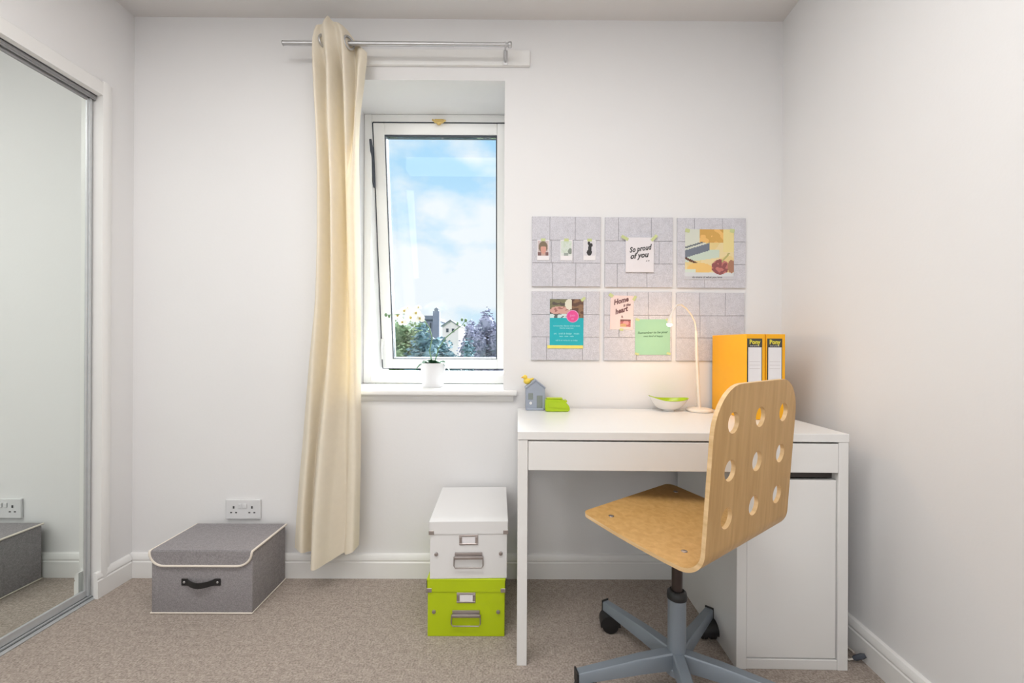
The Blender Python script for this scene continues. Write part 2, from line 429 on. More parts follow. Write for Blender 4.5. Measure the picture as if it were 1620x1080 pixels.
ball(bm, sx @ Vector((-.368, -.014, -.006)), .011, (1.2, .7, .8)); box(bm, -.392, -.345, YW-.002, YW+.003, 2.157, 2.172, bev=.001)
obj('catch', bm, M['brass'], sa, smooth=40)
bm = bmesh.new()
tube(bm, [(-.7155, YW-.004, 2.065), (-.712, YW+.006, 2.02), (-.707, YW+.024, 1.86), (-.704, YW+.03, 1.832)], [.006, .009, .009, .005], 8)
obj('friction_stay', bm, M['gasket'], w, smooth=40)
bm = bmesh.new()
tube(bm, [sx @ Vector((-.700, -.01, -SH+.15)), sx @ Vector((-.700, -.022, -SH+.13)), sx @ Vector((-.700, -.022, -SH+.05))], .005, 8)
box(bm, -.709, -.692, -.012, 0, -SH+.12, -SH+.16, bev=.002, xf=sx)
obj('sash_handle', bm, M['upvc'], sa, smooth=40)
# inner sill board
bm = bmesh.new()
box(bm, WX0+.001, WX1-.001, YB-.001, YW-.0005, .806, .828)
box(bm, WX0-.05, .030, YB-.034, YB-.0005, .804, .828, bev=.007, seg=3)
prism(bm, [(YB-.0005, .804), (YB-.014, .804), (YB-.014, .790), (YB-.004, .776), (YB-.0005, .776)], 'x', WX0-.03, .014)
obj('window_sill', bm, M['trim'], w, smooth=40)
# batten above the window
struct('trim_5', nb(-.80, bwx(836), YB-.016, YB-.0005, bwz(107), bwz(83), bev=.0015), M['trim'])

# window behind the camera (source of the daylight)
w2 = bpy.data.objects.new('window_2', None); COL.objects.link(w2); w2['kind'] = 'structure'
bm = bmesh.new()
for a in (LY0, LY1-.06): box(bm, XL-.16, XL-.09, a, a+.06, LZ0, LZ1, bev=.003)
for a in (LZ0, LZ1-.06): box(bm, XL-.16, XL-.09, LY0+.06, LY1-.06, a, a+.06, bev=.003)
obj('window_frame', bm, M['upvc'], w2)
obj('pane', nb(XL-.128, XL-.122, LY0+.06, LY1-.06, LZ0+.06, LZ1-.06), M['glass'], w2)

# ------------------------------------------------------------------ curtain rod
YC = 1.745; ZR = 2.289
t = thing('curtain_rod', 'thin satin steel curtain rod on a wall bracket above the window', 'curtain rod', (0, 0, 0))
bm = bmesh.new(); tube(bm, [(-.962, YC, ZR), (-.245, YC, ZR)], .0095, 16); obj('outer_tube', bm, M['steel'], t, smooth=40)
bm = bmesh.new(); tube(bm, [(-.2448, YC, ZR), (-.018, YC, ZR)], .0078, 16); obj('inner_tube', bm, M['steel'], t, smooth=40)
bm = bmesh.new(); tube(bm, [(-.0178, YC, ZR), (-.014, YC, ZR), (-.010, YC, ZR), (-.003, YC, ZR), (.000, YC, ZR)], [.008, .012, .0125, .012, .008], 16); obj('finial', bm, M['steel'], t, smooth=50)
bm = bmesh.new(); tube(bm, [(-.964, YC, ZR), (-.9615, YC, ZR)], [.009, .011], 16); obj('end_cap', bm, M['steel'], t, smooth=50)
for x in (-.028, -.735):
    bm = bmesh.new()
    yw = YB-.0165 if x > -.5 else YB-.0005
    box(bm, x-.009, x+.009, yw-.004, yw, ZR-.035, ZR+.028, bev=.001)
    tube(bm, [(x, yw-.004, ZR-.022), (x, YC+.02, ZR-.020), (x, YC+.006, ZR-.018)], .0045, 8)
    tube(bm, [(x, YC+math.cos(a)*.0125, ZR+math.sin(a)*.0125) for a in [R(-190+k*20) for k in range(11)]], .0035, 8)
    obj('bracket', bm, M['steel'], t, smooth=40)

# ------------------------------------------------------------------ curtain
# fold lines: for each height a list of (x px on the curtain plane, depth towards the viewer in m)
K = [
 (2.385, [(512,-.012),(515,.006),(518,.012),(521,.020),(524,.012),(527,.000),(530,-.006),(533,-.012),(536,-.016)]),
 (2.345, [(498,-.01),(503,.02),(510,.014),(520,.040),(531,.016),(541,.028),(551,-.01),(557,.005),(562,-.02)]),
 (2.290, [(492,-.012),(499,.024),(511,.018),(522,.044),(535,.017),(546,.032),(553,-.030),(565,-.014),(574,-.026)]),
 (2.18,  [(492,-.02),(500,.024),(512,-.020),(524,.038),(535,-.034),(547,.030),(556,-.030),(567,.012),(573,-.02)]),
 (1.95,  [(497,-.02),(504,.022),(514,-.016),(526,.036),(538,-.036),(550,.030),(556,-.016),(561,.006),(564,-.02)]),
 (1.65,  [(499,-.02),(508,.020),(520,-.034),(530,.036),(541,-.038),(546,-.006),(552,.020),(560,.018),(565,-.016)]),
 (1.25,  [(496,-.02),(507,.022),(520,-.030),(532,.038),(542,-.030),(548,-.022),(555,.014),(563,.016),(568,-.016)]),
 (0.95,  [(486,-.02),(500,.020),(513,-.030),(528,.040),(540,-.018),(548,-.024),(556,.008),(564,.016),(569,-.014)]),
 (0.60,  [(476,-.02),(492,.016),(499,-.022),(518,.044),(534,-.004),(545,-.020),(556,.010),(566,.016),(570,-.012)]),
 (0.30,  [(467,-.02),(484,.014),(492,-.026),(510,.050),(528,.010),(545,-.022),(552,.004),(564,.018),(569,-.010)]),
 (0.00,  [(463,-.02),(482,.012),(492,-.028),(507,.056),(524,.020),(540,-.010),(550,.010),(562,.020),(567,-.010)]),
]
HEM = [.160, .158, .136, .113, .122, .140, .148, .165, .178]
TOP = [2.325, 2.345, 2.362, 2.384, 2.374, 2.356, 2.330, 2.290, 2.272]
def cat(p0, p1, p2, p3, u):
    return .5*((2*p1) + (-p0+p2)*u + (2*p0-5*p1+4*p2-p3)*u*u + (-p0+3*p1-3*p2+p3)*u**3)
def samp(arr, f):
    n = len(arr); i = min(int(f), n-2); u = f-i
    g = lambda j: arr[max(0, min(n-1, j))]
    return cat(g(i-1), g(i), g(i+1), g(i+2), u)
def keyat(z):
    ks = K[::-1]
    for i in range(len(ks)-1):
        if ks[i][0] <= z <= ks[i+1][0]:
            u = (z-ks[i][0])/(ks[i+1][0]-ks[i][0])
            g = lambda j: ks[max(0, min(len(ks)-1, j))][1]
            return [(cat(a[0], b[0], c[0], d[0], u), b[1]*(1-u)+c[1]*u) for a, b, c, d in zip(g(i-1), g(i), g(i+1), g(i+2))]
    return (ks[-1] if z > ks[-1][0] else ks[0])[1]
def cpos(f, z):
    kk = keyat(min(max(z, 0), 2.385))
    px = samp([a[0] for a in kk], f); dy = samp([a[1] for a in kk], f)
    return Vector(((px-808)/(656/YC), YC-dy*1.25, z))
bm = bmesh.new()
NU, NV = 96, 110
grid = []
for j in range(NV+1):
    row = []
    for i in range(NU+1):
        f = i/NU*8
        zt = samp(TOP, f); zb = samp(HEM, f)
        v = j/NV; z = zb+(zt-zb)*v
        p = cpos(f, z)
        p.y += .0018*noise.noise(Vector((f*1.5, z*4, 0)))
        row.append(bm.verts.new(p))
    grid.append(row)
for j in range(NV):
    for i in range(NU):
        bm.faces.new((grid[j][i], grid[j][i+1], grid[j+1][i+1], grid[j+1][i]))
ct = thing('curtain', 'cream eyelet curtain bunched to the left side of the window', 'curtain')
o = obj('curtain_cloth', bm, M['curt'], ct, smooth=80)
md = o.modifiers.new('thick', 'SOLIDIFY'); md.thickness = .0025; md.offset = 0
for (px, dz, a) in ((513, 0, 62), (552, -.004, 58)):
    x = (px-808)/(656/YC)
    bm = bmesh.new(); q = Matrix.Translation((x, YC-.010, ZR+dz)) @ Matrix.Rotation(R(a), 4, 'Z')
    pts = [q @ Vector((.024*math.cos(2*PI*k/24), 0, .024*math.sin(2*PI*k/24))) for k in range(25)]
    tube(bm, pts, .0045, 8, caps=False); obj('eyelet', bm, M['steel'], ct, smooth=60)

# ------------------------------------------------------------------ wall socket
x0, x1, z0, z1 = bwx(362), bwx(416.5), bwz(821), bwz(790)
cx, cz = (x0+x1)/2, (z0+z1)/2
t = thing('wall_socket', 'white double wall socket above the grey fabric storage box', 'wall socket', (cx, YB-.0005, cz))
obj('face_plate', nb(-.0765, .0765, -.010, 0, -.043, .043, bev=.003), M['sock'], t)
for s in (-1, 1):
    bm = bmesh.new()
    c = s*.040
    box(bm, c-.0035, c+.0035, -.0112, -.0098, .004, .015); box(bm, c-.015, c-.007, -.0112, -.0098, -.016, -.011); box(bm, c+.007, c+.015, -.0112, -.0098, -.016, -.011)
    obj('pin_slots', bm, M['sockhole'], t)
    obj('rocker', nb(s*.011-.007, s*.011+.007, -.0145, -.0098, .006, .026, bev=.002), M['sock'], t)

# ------------------------------------------------------------------ grey fabric storage box
GX0, GX1, GY0, GY1, GZ = -1.361, -.976, 1.578, 1.812, .243
t = thing('storage_box', 'grey fabric storage box with cream piping and black handle', 'storage box', ((GX0+GX1)/2, (GY0+GY1)/2, 0))
hx, hy = (GX1-GX0)/2, (GY1-GY0)/2
obj('box_body', nb(-hx+.001, hx-.001, -hy+.001, hy, .002, GZ-.008, bev=.006, seg=3), M['boxg'], t, smooth=40)
# lid with a front flap whose corners are rounded
bm = bmesh.new()
box(bm, -hx, hx, -hy-.001, hy+.002, GZ-.008, GZ, bev=.003, seg=2)
rc = .055; fz = GZ-.058
def flap(off, d):
    p = [(-hx, GZ-.004)]
    for k in range(9):
        a = PI + k/8*PI/2; p.append((-hx+rc+(rc)*math.cos(a), fz+rc*.9+rc*.9*math.sin(a)))
    for k in range(9):
        a = 1.5*PI + k/8*PI/2; p.append((hx-rc+rc*math.cos(a), fz+rc*.9+rc*.9*math.sin(a)))
    p.append((hx, GZ-.004)); return p
prism(bm, flap(0, 0), 'y', -hy-.005, -hy-.001)
bmesh.ops.recalc_face_normals(bm, faces=bm.faces)
lid = obj('lid', bm, M['boxg'], t, smooth=40)
bm = bmesh.new(); pts = [(x, -hy-.005, z) for x, z in flap(0, 0)]
pts[0] = (-hx-.001, -hy-.003, GZ-.003); pts[-1] = (hx+.001, -hy-.003, GZ-.003)
pts = [(-hx-.001, hy+.002, GZ-.004)] + pts + [(hx+.001, hy+.002, GZ-.004)]
tube(bm, pts, .0043, 8); obj('piping', bm, M['pipe'], lid, smooth=60)
bm = bmesh.new(); tube(bm, [(-hx, hy, .004), (-hx, -hy, .004), (hx, -hy, .004), (hx, hy, .004)], .0028, 8); obj('base_piping', bm, M['pipe'], t, smooth=60)
bm = bmesh.new()
N = 14; th = .0015
rows = []
for k in range(N+1):
    u = k/N; x = -.073+.146*u; s = math.sin(PI*min(1, max(0, (u-.14)/.72))) if .14 < u < .86 else 0
    y = -hy+.002-.003-.016*s; z = .123-.006*s; hh = .0125 if s < .05 else .0105
    rows.append([bm.verts.new((x, y, z-hh)), bm.verts.new((x, y, z+hh)), bm.verts.new((x, y-.003, z+hh)), bm.verts.new((x, y-.003, z-hh))])
for a, b in zip(rows, rows[1:]):
    for k in range(4): bm.faces.new((a[k], a[(k+1) % 4], b[(k+1) % 4], b[k]))
bm.faces.new(rows[0][::-1]); bm.faces.new(rows[-1]); bmesh.ops.recalc_face_normals(bm, faces=bm.faces)
hd = obj('handle', bm, M['black'], t, smooth=40)
for x in (-.063, .063):
    bm = bmesh.new(); ball(bm, (x, -hy-.004, .123), .0045, (1, .5, 1)); obj('rivet', bm, M['steel'], hd, smooth=60)

# ------------------------------------------------------------------ two click boxes
def click_box(name, label, z, mb, ml, dx=0, rot=0, h=.203):
    t = thing(name, label, 'storage box', (-.152+dx, 1.634, z), rot)
    hw, hd_ = .1385, .176
    obj('box_body', nb(-hw+.003, hw-.003, -hd_+.003, hd_-.003, 0, h-.006, bev=.0015, seg=1), mb, t)
    bm = bmesh.new(); box(bm, -hw, hw, -hd_, hd_, h-.006, h, bev=.0015, seg=2); zz = h-.044
    box(bm, -hw, hw, -hd_, -hd_+.002, zz, h-.005); box(bm, -hw, hw, hd_-.002, hd_, zz, h-.005)
    box(bm, -hw, -hw+.002, -hd_, hd_, zz, h-.005); box(bm, hw-.002, hw, -hd_, hd_, zz, h-.005)
    lid = obj('lid', bm, ml, t)
    for s in (-1, 1):
        bm = bmesh.new(); x = s*(hw+.0008)
        box(bm, min(x, x-s*.018), max(x, x-s*.018), -hd_-.0014, -hd_+.0002, zz-.002, zz+.012, bev=.0005, seg=1)
        box(bm, min(x, x-s*.0015), max(x, x-s*.0015), -hd_-.0014, -hd_+.018, zz-.002, zz+.012, bev=.0005, seg=1)
        obj('lid_corner', bm, M['tin'], lid)
        bm = bmesh.new(); tube(bm, [(s*.113, -hd_+.0035, .088), (s*.113, -hd_-.001, .088), (s*.113, -hd_-.002, .088)], [.0065, .0065, .004], 14); obj('stud', bm, M['tin'], t, smooth=40)
    bm = bmesh.new(); yf = -hd_+.003
    for a in ((-.033, .033, .119, .125), (-.033, .033, .149, .155), (-.033, -.023, .125, .149), (.023, .033, .125, .149)):
        box(bm, a[0], a[1], yf-.003, yf, a[2], a[3], bev=.0007, seg=1)
    lh = obj('label_holder', bm, M['tin'], t); obj('label_card', nb(-.023, .023, yf-.0014, yf, .125, .149), M['paper'], lh)
    bm = bmesh.new(); box(bm, -.048, .048, yf-.005, yf, .083, .094, bev=.002); box(bm, -.050, .050, yf-.012, yf-.001, .072, .083, bev=.003)
    hp = obj('handle_plate', bm, M['tin'], t, smooth=40)
    bm = bmesh.new(); tube(bm, [(-.050, yf-.006, .080), (-.051, yf-.008, .050), (-.046, yf-.009, .042), (.046, yf-.009, .042), (.051, yf-.008, .050), (.050, yf-.006, .080)], .0022, 8)
    obj('pull_ring', bm, M['tin'], hp, smooth=60)
    return t
click_box('storage_box', 'lime green cardboard storage box on the carpet under the white one', 0, M['lime'], M['lime'])
click_box('storage_box', 'white cardboard storage box stacked on the lime green one', .2035, M['whiteboard'], M['whiteboard'], dx=.003, rot=R(1.6))

# ------------------------------------------------------------------ desk
DX0, DX1, DF, DB = .028, 1.078, 1.317, 1.812
t = thing('desk', 'white laminate desk with a wide drawer and a cupboard on the right', 'desk', (0, 0, 0))
B1 = .0015
obj('desktop', nb(DX0, DX1, DF, DB, .724, .75, bev=B1), M['lam'], t)
for y0, y1 in ((DF+.002, DF+.042), (DB-.045, DB-.005)):
    obj('leg', nb(DX0+.001, DX0+.033, y0, y1, .0, .7235, bev=B1), M['lam'], t)
obj('side_rail', nb(DX0+.004, DX0+.030, DF+.042, DB-.045, .62, .7235, bev=B1), M['lam'], t)
obj('back_rail', nb(DX0+.033, .727, DB-.030, DB-.014, .50, .7235, bev=B1), M['lam'], t)
obj('drawer_runner', nb(.20, .68, DF+.03, DB-.05, .640, .712), M['lam_shade'], t)
obj('drawer', nb(DX0+.035, 1.0445, DF+.001, DF+.020, .6265, .7185, bev=B1), M['lam'], t)
CX = .727
c = obj('cupboard', nb(CX, CX+.032, DF+.002, DB-.002, 0, .6255, bev=B1), M['lam'], t)
obj('side_panel', nb(1.046, 1.0775, DF+.002, DB-.002, 0, .7235, bev=B1), M['lam'], t)
obj('plinth', nb(CX+.0325, 1.0455, DF+.004, DF+.022, 0, .031, bev=B1), M['lam'], t)
obj('back_panel', nb(CX+.0325, 1.0455, DB-.015, DB-.004, 0, .62), M['lam_shade'], t)
obj('cupboard_top', nb(CX+.0325, 1.0455, DF+.03, DB-.016, .603, .622), M['lam_shade'], t)
obj('cupboard_door', nb(CX+.035, 1.0435, DF+.008, DF+.026, .034, .601, bev=B1), M['lam'], t)

DM = Vector((.553, 1.565, 0)); QR = Matrix.Rotation(R(-1.0), 4, 'Z')
t.location = DM - QR @ DM; t.rotation_euler = (0, 0, R(-1.0))
# ------------------------------------------------------------------ swivel chair
ch = thing('swivel_chair', 'beech plywood swivel chair with nine round holes in its back', 'office chair', (.503, 1.243, 0))
AV = Vector((math.cos(R(36)), math.sin(R(36)), 0)); UV = Vector((AV.y, -AV.x, 0))
A0 = Vector((.2165, 1.240, 0)) - Vector((.503, 1.243, 0)); ZS, ZT = .530, .939
WID = .447; UC = .367; LEAN = .068; RB = .054; DIP = .026; TH = .010
# outline: s along the profile, v across
la = math.atan(LEAN); turn = PI/2 - la     # angle the profile turns through
tl = RB*math.tan(turn/2); s1 = UC - tl; ZB = ZS-DIP; arc = RB*turn; s2 = s1+arc
backlen = (ZT-ZB)/math.cos(la) - tl; s3 = s2+backlen
def prof(s):
    """inner (sitting side) surface -> (u, z)"""
    if s <= s1:
        return s, ZS - DIP*(1-(1-s/s1)**1.6), 0
    if s <= s2:
        a = (s-s1)/RB; return s1+RB*math.sin(a), ZB+RB*(1-math.cos(a)), a
    d = s-s2; return s1+RB*math.sin(turn)+d*math.sin(la), ZB+RB*(1-math.cos(turn))+d*math.cos(la), turn
def rrect(w, l, r4, n=10):
    pts = []
    cs = [(0, 0, r4[0], PI), (l, 0, r4[1], 1.5*PI), (l, w, r4[2], 0), (0, w, r4[3], .5*PI)]
    for i, (x, y, r, a0) in enumerate(cs):
        cx_ = x+r if x == 0 else x-r; cy_ = y+r if y == 0 else y-r
        for k in range(n+1):
            a = a0+k/n*PI/2; pts.append((cx_+r*math.cos(a), cy_+r*math.sin(a)))
    return pts
cu = bpy.data.curves.new('o', 'CURVE'); cu.dimensions = '2D'; cu.fill_mode = 'BOTH'
def addsp(pts):
    sp = cu.splines.new('POLY'); sp.points.add(len(pts)-1)
    for p, q in zip(sp.points, pts): p.co = (q[0], q[1], 0, 1)
    sp.use_cyclic_u = True
addsp(rrect(WID, s3, (.022, .115, .10, .03)))
for zr in (.849, .735, .620):
    for f in (.195, .505, .815):
        sc_ = s2 + (zr - (ZB+RB*(1-math.cos(turn))))/math.cos(la)
        addsp([(sc_+.026*math.cos(2*PI*k/28), f*WID+.026*math.sin(2*PI*k/28)) for k in range(28)])
tmp = bpy.data.objects.new('o', cu); COL.objects.link(tmp)
me = bpy.data.meshes.new_from_object(tmp.evaluated_get(bpy.context.evaluated_depsgraph_get())); bpy.data.objects.remove(tmp)
bm = bmesh.new(); bm.from_mesh(me)
bmesh.ops.remove_doubles(bm, verts=bm.verts, dist=1e-5)
for co_ in [s1*k/8 for k in range(1, 8)]+[s1+arc*k/18 for k in range(19)]:
    bmesh.ops.bisect_plane(bm, geom=bm.verts[:]+bm.edges[:]+bm.faces[:], plane_co=(co_, 0, 0), plane_no=(1, 0, 0), dist=1e-6)
bmesh.ops.dissolve_degenerate(bm, edges=bm.edges, dist=1e-6)
inner = [v.co.copy() for v in bm.verts]
faces = [[v.index for v in f.verts] for f in bm.faces]
bm.verts.ensure_lookup_table()
bnd = [(e.verts[0].index, e.verts[1].index) for e in bm.edges if len(e.link_faces) == 1]
bm.free()
b2 = bmesh.new(); In = []; Out = []
for c_ in inner:
    u, z, a = prof(c_.x); nrm = (math.sin(a), -math.cos(a))   # outward (away from the sitter)
    base = A0 + AV*c_.y
    In.append(b2.verts.new(base + UV*u + Vector((0, 0, z))))
    Out.append(b2.verts.new(base + UV*(u+nrm[0]*TH) + Vector((0, 0, z+nrm[1]*TH))))
for f in faces:
    for L_, rev in ((In, False), (Out, True)):
        vs = [L_[i] for i in f]
        try: b2.faces.new(vs[::-1] if rev else vs)
        except ValueError: pass
for a, b in bnd:
    try:
        f = b2.faces.new((In[a], In[b], Out[b], Out[a])); f.material_index = 1
    except ValueError: pass
bmesh.ops.recalc_face_normals(b2, faces=b2.faces)
shell = obj('shell', b2, [M['ply'], M['plyedge']], ch, smooth=34)
for (u, v) in ((.060, .060), (.055, .40), (.285, .075), (.285, .385)):
    p = A0 + AV*v + UV*u
    bm = bmesh.new(); lathe(bm, [(0, .002), (.004, .002), (.0075, .001), (.008, -.0005)], (p.x, p.y, prof(u)[1]), 14); obj('bolt', bm, M['tin'], shell, smooth=50)
# mechanism plate under the seat
pc = A0 + AV*WID/2 + UV*.17
bm = bmesh.new(); q = Matrix.Translation((0, 0, 0)) @ Matrix.Rotation(R(36), 4, 'Z')
box(bm, -.10, .10, -.09, .09, ZB-TH-.012, ZB-TH+.001, bev=.002, xf=q); box(bm, -.045, .045, -.045, .045, ZB-TH-.045, ZB-TH-.011, bev=.006, xf=q)
obj('seat_mechanism', bm, M['black'], ch, smooth=40)
bm = bmesh.new(); tube(bm, [(0, 0, .27), (0, 0, ZB-TH-.04)], .0155, 20); obj('gas_rod', bm, M['rodblk'], ch, smooth=40)
bm = bmesh.new(); lathe(bm, [(.0, .296), (.020, .296), (.027, .290), (.029, .280), (.029, .272), (.0265, .270)], seg=28); obj('collar', bm, M['black'], ch, smooth=40)
bm = bmesh.new(); lathe(bm, [(0, .272), (.0262, .272), (.0262, .075), (.033, .070), (.033, .052), (0, .052)], seg=28); obj('column', bm, M['chairsteel'], ch, smooth=40)
for ang in (48, 119, 190, 262, 334):
    q = Matrix.Rotation(R(ang), 4, 'Z')
    bm = bmesh.new(); secs = []
    for r_, zt, hh, hwid in ((.022, .118, .050, .017), (.12, .113, .044, .016), (.311, .094, .030, .0135)):
        ring = []
        for (yy, zz) in ((-1, 0), (-.8, .12), (.8, .12), (1, 0), (1, -1), (-1, -1)):
            zc_ = zt+zz*hh if zz < 0 else zt-.004+zz*.03
            ring.append(bm.verts.new(q @ Vector((r_, yy*hwid, zc_))))
        secs.append(ring)
    for a, b in zip(secs, secs[1:]):
        for k in range(6): bm.faces.new((a[k], a[(k+1) % 6], b[(k+1) % 6], b[k]))
    bm.faces.new(secs[0][::-1]); bm.faces.new(secs[-1]); bmesh.ops.recalc_face_normals(bm, faces=bm.faces)
    lg = obj('leg', bm, M['chairsteel'], ch, smooth=40)
    bm = bmesh.new(); box(bm, .3115, .317, -.0145, .0145, .060, .098, bev=.002, xf=q); obj('end_cap', bm, M['black'], lg)
    bm = bmesh.new(); cq = q @ Matrix.Translation((.289, 0, 0)) @ Matrix.Rotation(R(90-48 if ang == 48 else 55), 4, 'Z') @ Matrix.Scale(1.15, 4)
    for s in (-1, 1):
        qq = cq @ Matrix.Translation((0, s*.013, .0255)) @ Matrix.Rotation(PI/2, 4, 'X')
        ring_bm_start = len(bm.verts)
        bm.verts.ensure_lookup_table()
        old = set(bm.verts)
        lathe(bm, [(0, -.009), (.021, -.009), (.0252, -.006), (.0252, .006), (.021, .009), (0, .009)], seg=22)
        for v in [v for v in bm.verts if v not in old]: v.co = qq @ v.co
    old = set(bm.verts)
    pr = [(.030*math.cos(R(a)), .0255+.030*math.sin(R(a))) for a in range(-10, 200, 15)]
    prism(bm, pr, 'y', -.0035, .0035)
    prism(bm, [(x_*1.02, z_+.001) for x_, z_ in pr], 'y', -.0235, .0235)
    box(bm, -.008, .008, -.008, .008, .045, .068)
    for v in [v for v in bm.verts if v not in old]: v.co = cq @ v.co
    obj('caster', bm, M['black'], lg, smooth=40)

# ------------------------------------------------------------------ felt pinboards
def pinboard(label, x0, x1, y0, y1, joints):
    X0_, X1_, Z0_, Z1_ = bwx(x0), bwx(x1), bwz(y1), bwz(y0)
    t = thing('pinboard', label, 'pinboard', (X0_, YB-.0005, Z0_), group='grey felt pinboards above the desk')
    wd, ht = X1_-X0_, Z1_-Z0_
    obj('backing', nb(.0005, wd-.0005, -.0045, 0, .0005, ht-.0005), M['feltd'], t)
    rows = [(0, .335), (.335, .66), (.66, 1)]
    g_ = .0007
    for (a, b), js in zip(rows, joints):
        xs = [0]+js+[1]
        for p, q_ in zip(xs, xs[1:]):
            d = .0012*random.random()
            obj('felt_tile', nb(p*wd+(g_ if p else 0), q_*wd-(g_ if q_ < 1 else 0), -.0085-d*.3, -.0040, a*ht+(g_ if a else 0), b*ht-(g_ if b < 1 else 0), bev=.0008, seg=1), M['felt'], t)
PBY = YB-.0005-.0092
J = [[.30, .64], [.27, .62], [.25, .60], [.42, .78], [.18, .68], [.38, .72]]
pinboard('grey felt pinboard with three small instant photos', 841, 949, 343, 453, [[.30, .64], [.28, .60], [.26, .63]])
pinboard('grey felt pinboard holding the white lettered card', 956, 1063, 343.5, 453.5, [[.18, .62], [.32, .80], [.20, .68]])
pinboard('grey felt pinboard with the large yellow photo print', 1070, 1178, 344, 454, [[.40], [.22, .70], [.25, .66]])
pinboard('grey felt pinboard holding the teal flyer', 841, 948, 460.5, 569, [[.22, .75], [.45], [.30, .80]])
pinboard('grey felt pinboard with pink card and mint note', 955, 1062, 461, 569, [[.48], [.22, .66], [.34, .65]])
pinboard('empty grey felt pinboard behind the lamp', 1069, 1176.5, 461.5, 569, [[.30, .72], [.35], [.34, .72]])

def painted(name, x0, x1, z0, z1, y, nx, nz, fn, parent, th=.0006):
    """a flat colour print: grid of faces with a colour per corner"""
    bm = bmesh.new(); lay = bm.loops.layers.float_color.new('print')
    g = [[bm.verts.new((x0+(x1-x0)*i/nx, y, z0+(z1-z0)*j/nz)) for i in range(nx+1)] for j in range(nz+1)]
    for j in range(nz):
        for i in range(nx):
            f = bm.faces.new((g[j][i], g[j][i+1], g[j+1][i+1], g[j+1][i]))
            c = fn((i+.5)/nx, (j+.5)/nz)
            for l in f.loops: l[lay] = (*c, 1)
    return obj(name, bm, M['print'], parent)
def srgb(r, g, b): return tuple(((c/255)**2.2) for c in (r, g, b))
def ell(u, v, cx, cy, rx, ry): return ((u-cx)/rx)**2+((v-cy)/ry)**2 < 1
def seg_d(u, v, x0, y0, x1, y1):
    dx, dy = x1-x0, y1-y0; t_ = max(0, min(1, ((u-x0)*dx+(v-y0)*dy)/(dx*dx+dy*dy))); return math.hypot(u-x0-t_*dx, v-y0-t_*dy)
def nzf(u, v, s, k=0): return noise.noise(Vector((u*s, v*s, k)))

def card(name, label, cat, px0, px1, py0, py1, material, th=.0012, gap=0, rot=0, group=None):
    cx_, cz_ = (bwx(px0)+bwx(px1))/2, (bwz(py0)+bwz(py1))/2
    t = thing(name, label, cat, (cx_, PBY-gap, cz_), group=group)
    t.rotation_euler = (0, rot, 0)
    hw, hh = (px1-px0)/357/2, (py1-py0)/357/2
    obj('sheet', nb(-hw, hw, -th, 0, -hh, hh), material, t)
    return t, hw, hh, -th
def tape(t, x, z, w, h, y, rot=0, m='tape'):
    bm = bmesh.new(); q = Matrix.Translation((x, 0, z)) @ Matrix.Rotation(rot, 4, 'Y')
    box(bm, -w/2, w/2, y-.0006, y-.0002, -h/2, h/2, xf=q)
    obj('tape', bm, M[m], t)

# three instant photos
def photo_portrait(u, v):
    if ell(u, v, .52, .42, .26, .30) and not v > .62: return srgb(205, 150, 135)
    if ell(u, v, .5, .58, .42, .38): return srgb(120, 105, 85)
    if v < .25: return srgb(190, 160, 150) if .3 < u < .75 else srgb(120, 90, 90)
    return srgb(200, 185, 185)
def photo_plant(u, v):
    if ell(u, v, .85, .30, .2, .2): return srgb(130, 140, 130)
    if v < .18: return srgb(150, 158, 152) if .25 < u < .7 else srgb(215, 220, 216)
    return srgb(205, 214, 206) if nzf(u, v, 5) > -.1 else srgb(196, 208, 192)
def photo_dark(u, v):
    if ell(u, v, .48, .22, .24, .22) or ell(u, v, .52, .5, .15, .28) or ell(u, v, .6, .72, .2, .14) or ell(u, v, .42, .85, .12, .12): return srgb(48, 46, 48)
    return srgb(212, 210, 216)
for lab, a, b, y0, y1, fn in (('instant photo of a hatted figure, leftmost of three', 849, 868, 380, 412, photo_portrait),
                              ('pale greenish instant photo, middle of the three', 885.5, 904.5, 380, 412, photo_plant),
                              ('instant photo with a black figure, rightmost of three', 922, 941, 380, 411.5, photo_dark)):
    t, hw, hh, y = card('instant_photo', lab, 'photo', a, b, y0, y1, M['paper'], group='small instant photos on the first pinboard')
    painted('picture', -hw+.003, hw-.003, -hh+.020, hh-.004, y-.0004, 22, 26, fn, t)
    tape(t, 0, hh, .020, .012, y-.0006)
# lettered card
t, hw, hh, y = card('lettered_card', 'white card hand lettered So proud of you', 'card', 988, 1032, 376, 430, M['cardw'], th=.007)
f1 = text('So proud', .032, M['ink'], 'lettering', t, wallmat(.001, y-.0005, .026, R(9)), shear=.35, bold=.0010, sx=.80)
f1 = text('of you', .034, M['ink'], 'lettering', t, wallmat(-.004, y-.0005, -.004, R(7)), shear=.35, bold=.0010, sx=.92)
f1 = text('x o', .012, M['ink'], 'lettering', t, wallmat(.034, y-.0005, -.026, R(7)), shear=.3)
for x, r_ in ((-hw-.004, .5), (hw+.001, -.8)): tape(t, x, hh-.002, .034, .013, y-.0002 if x > 0 else y, r_)
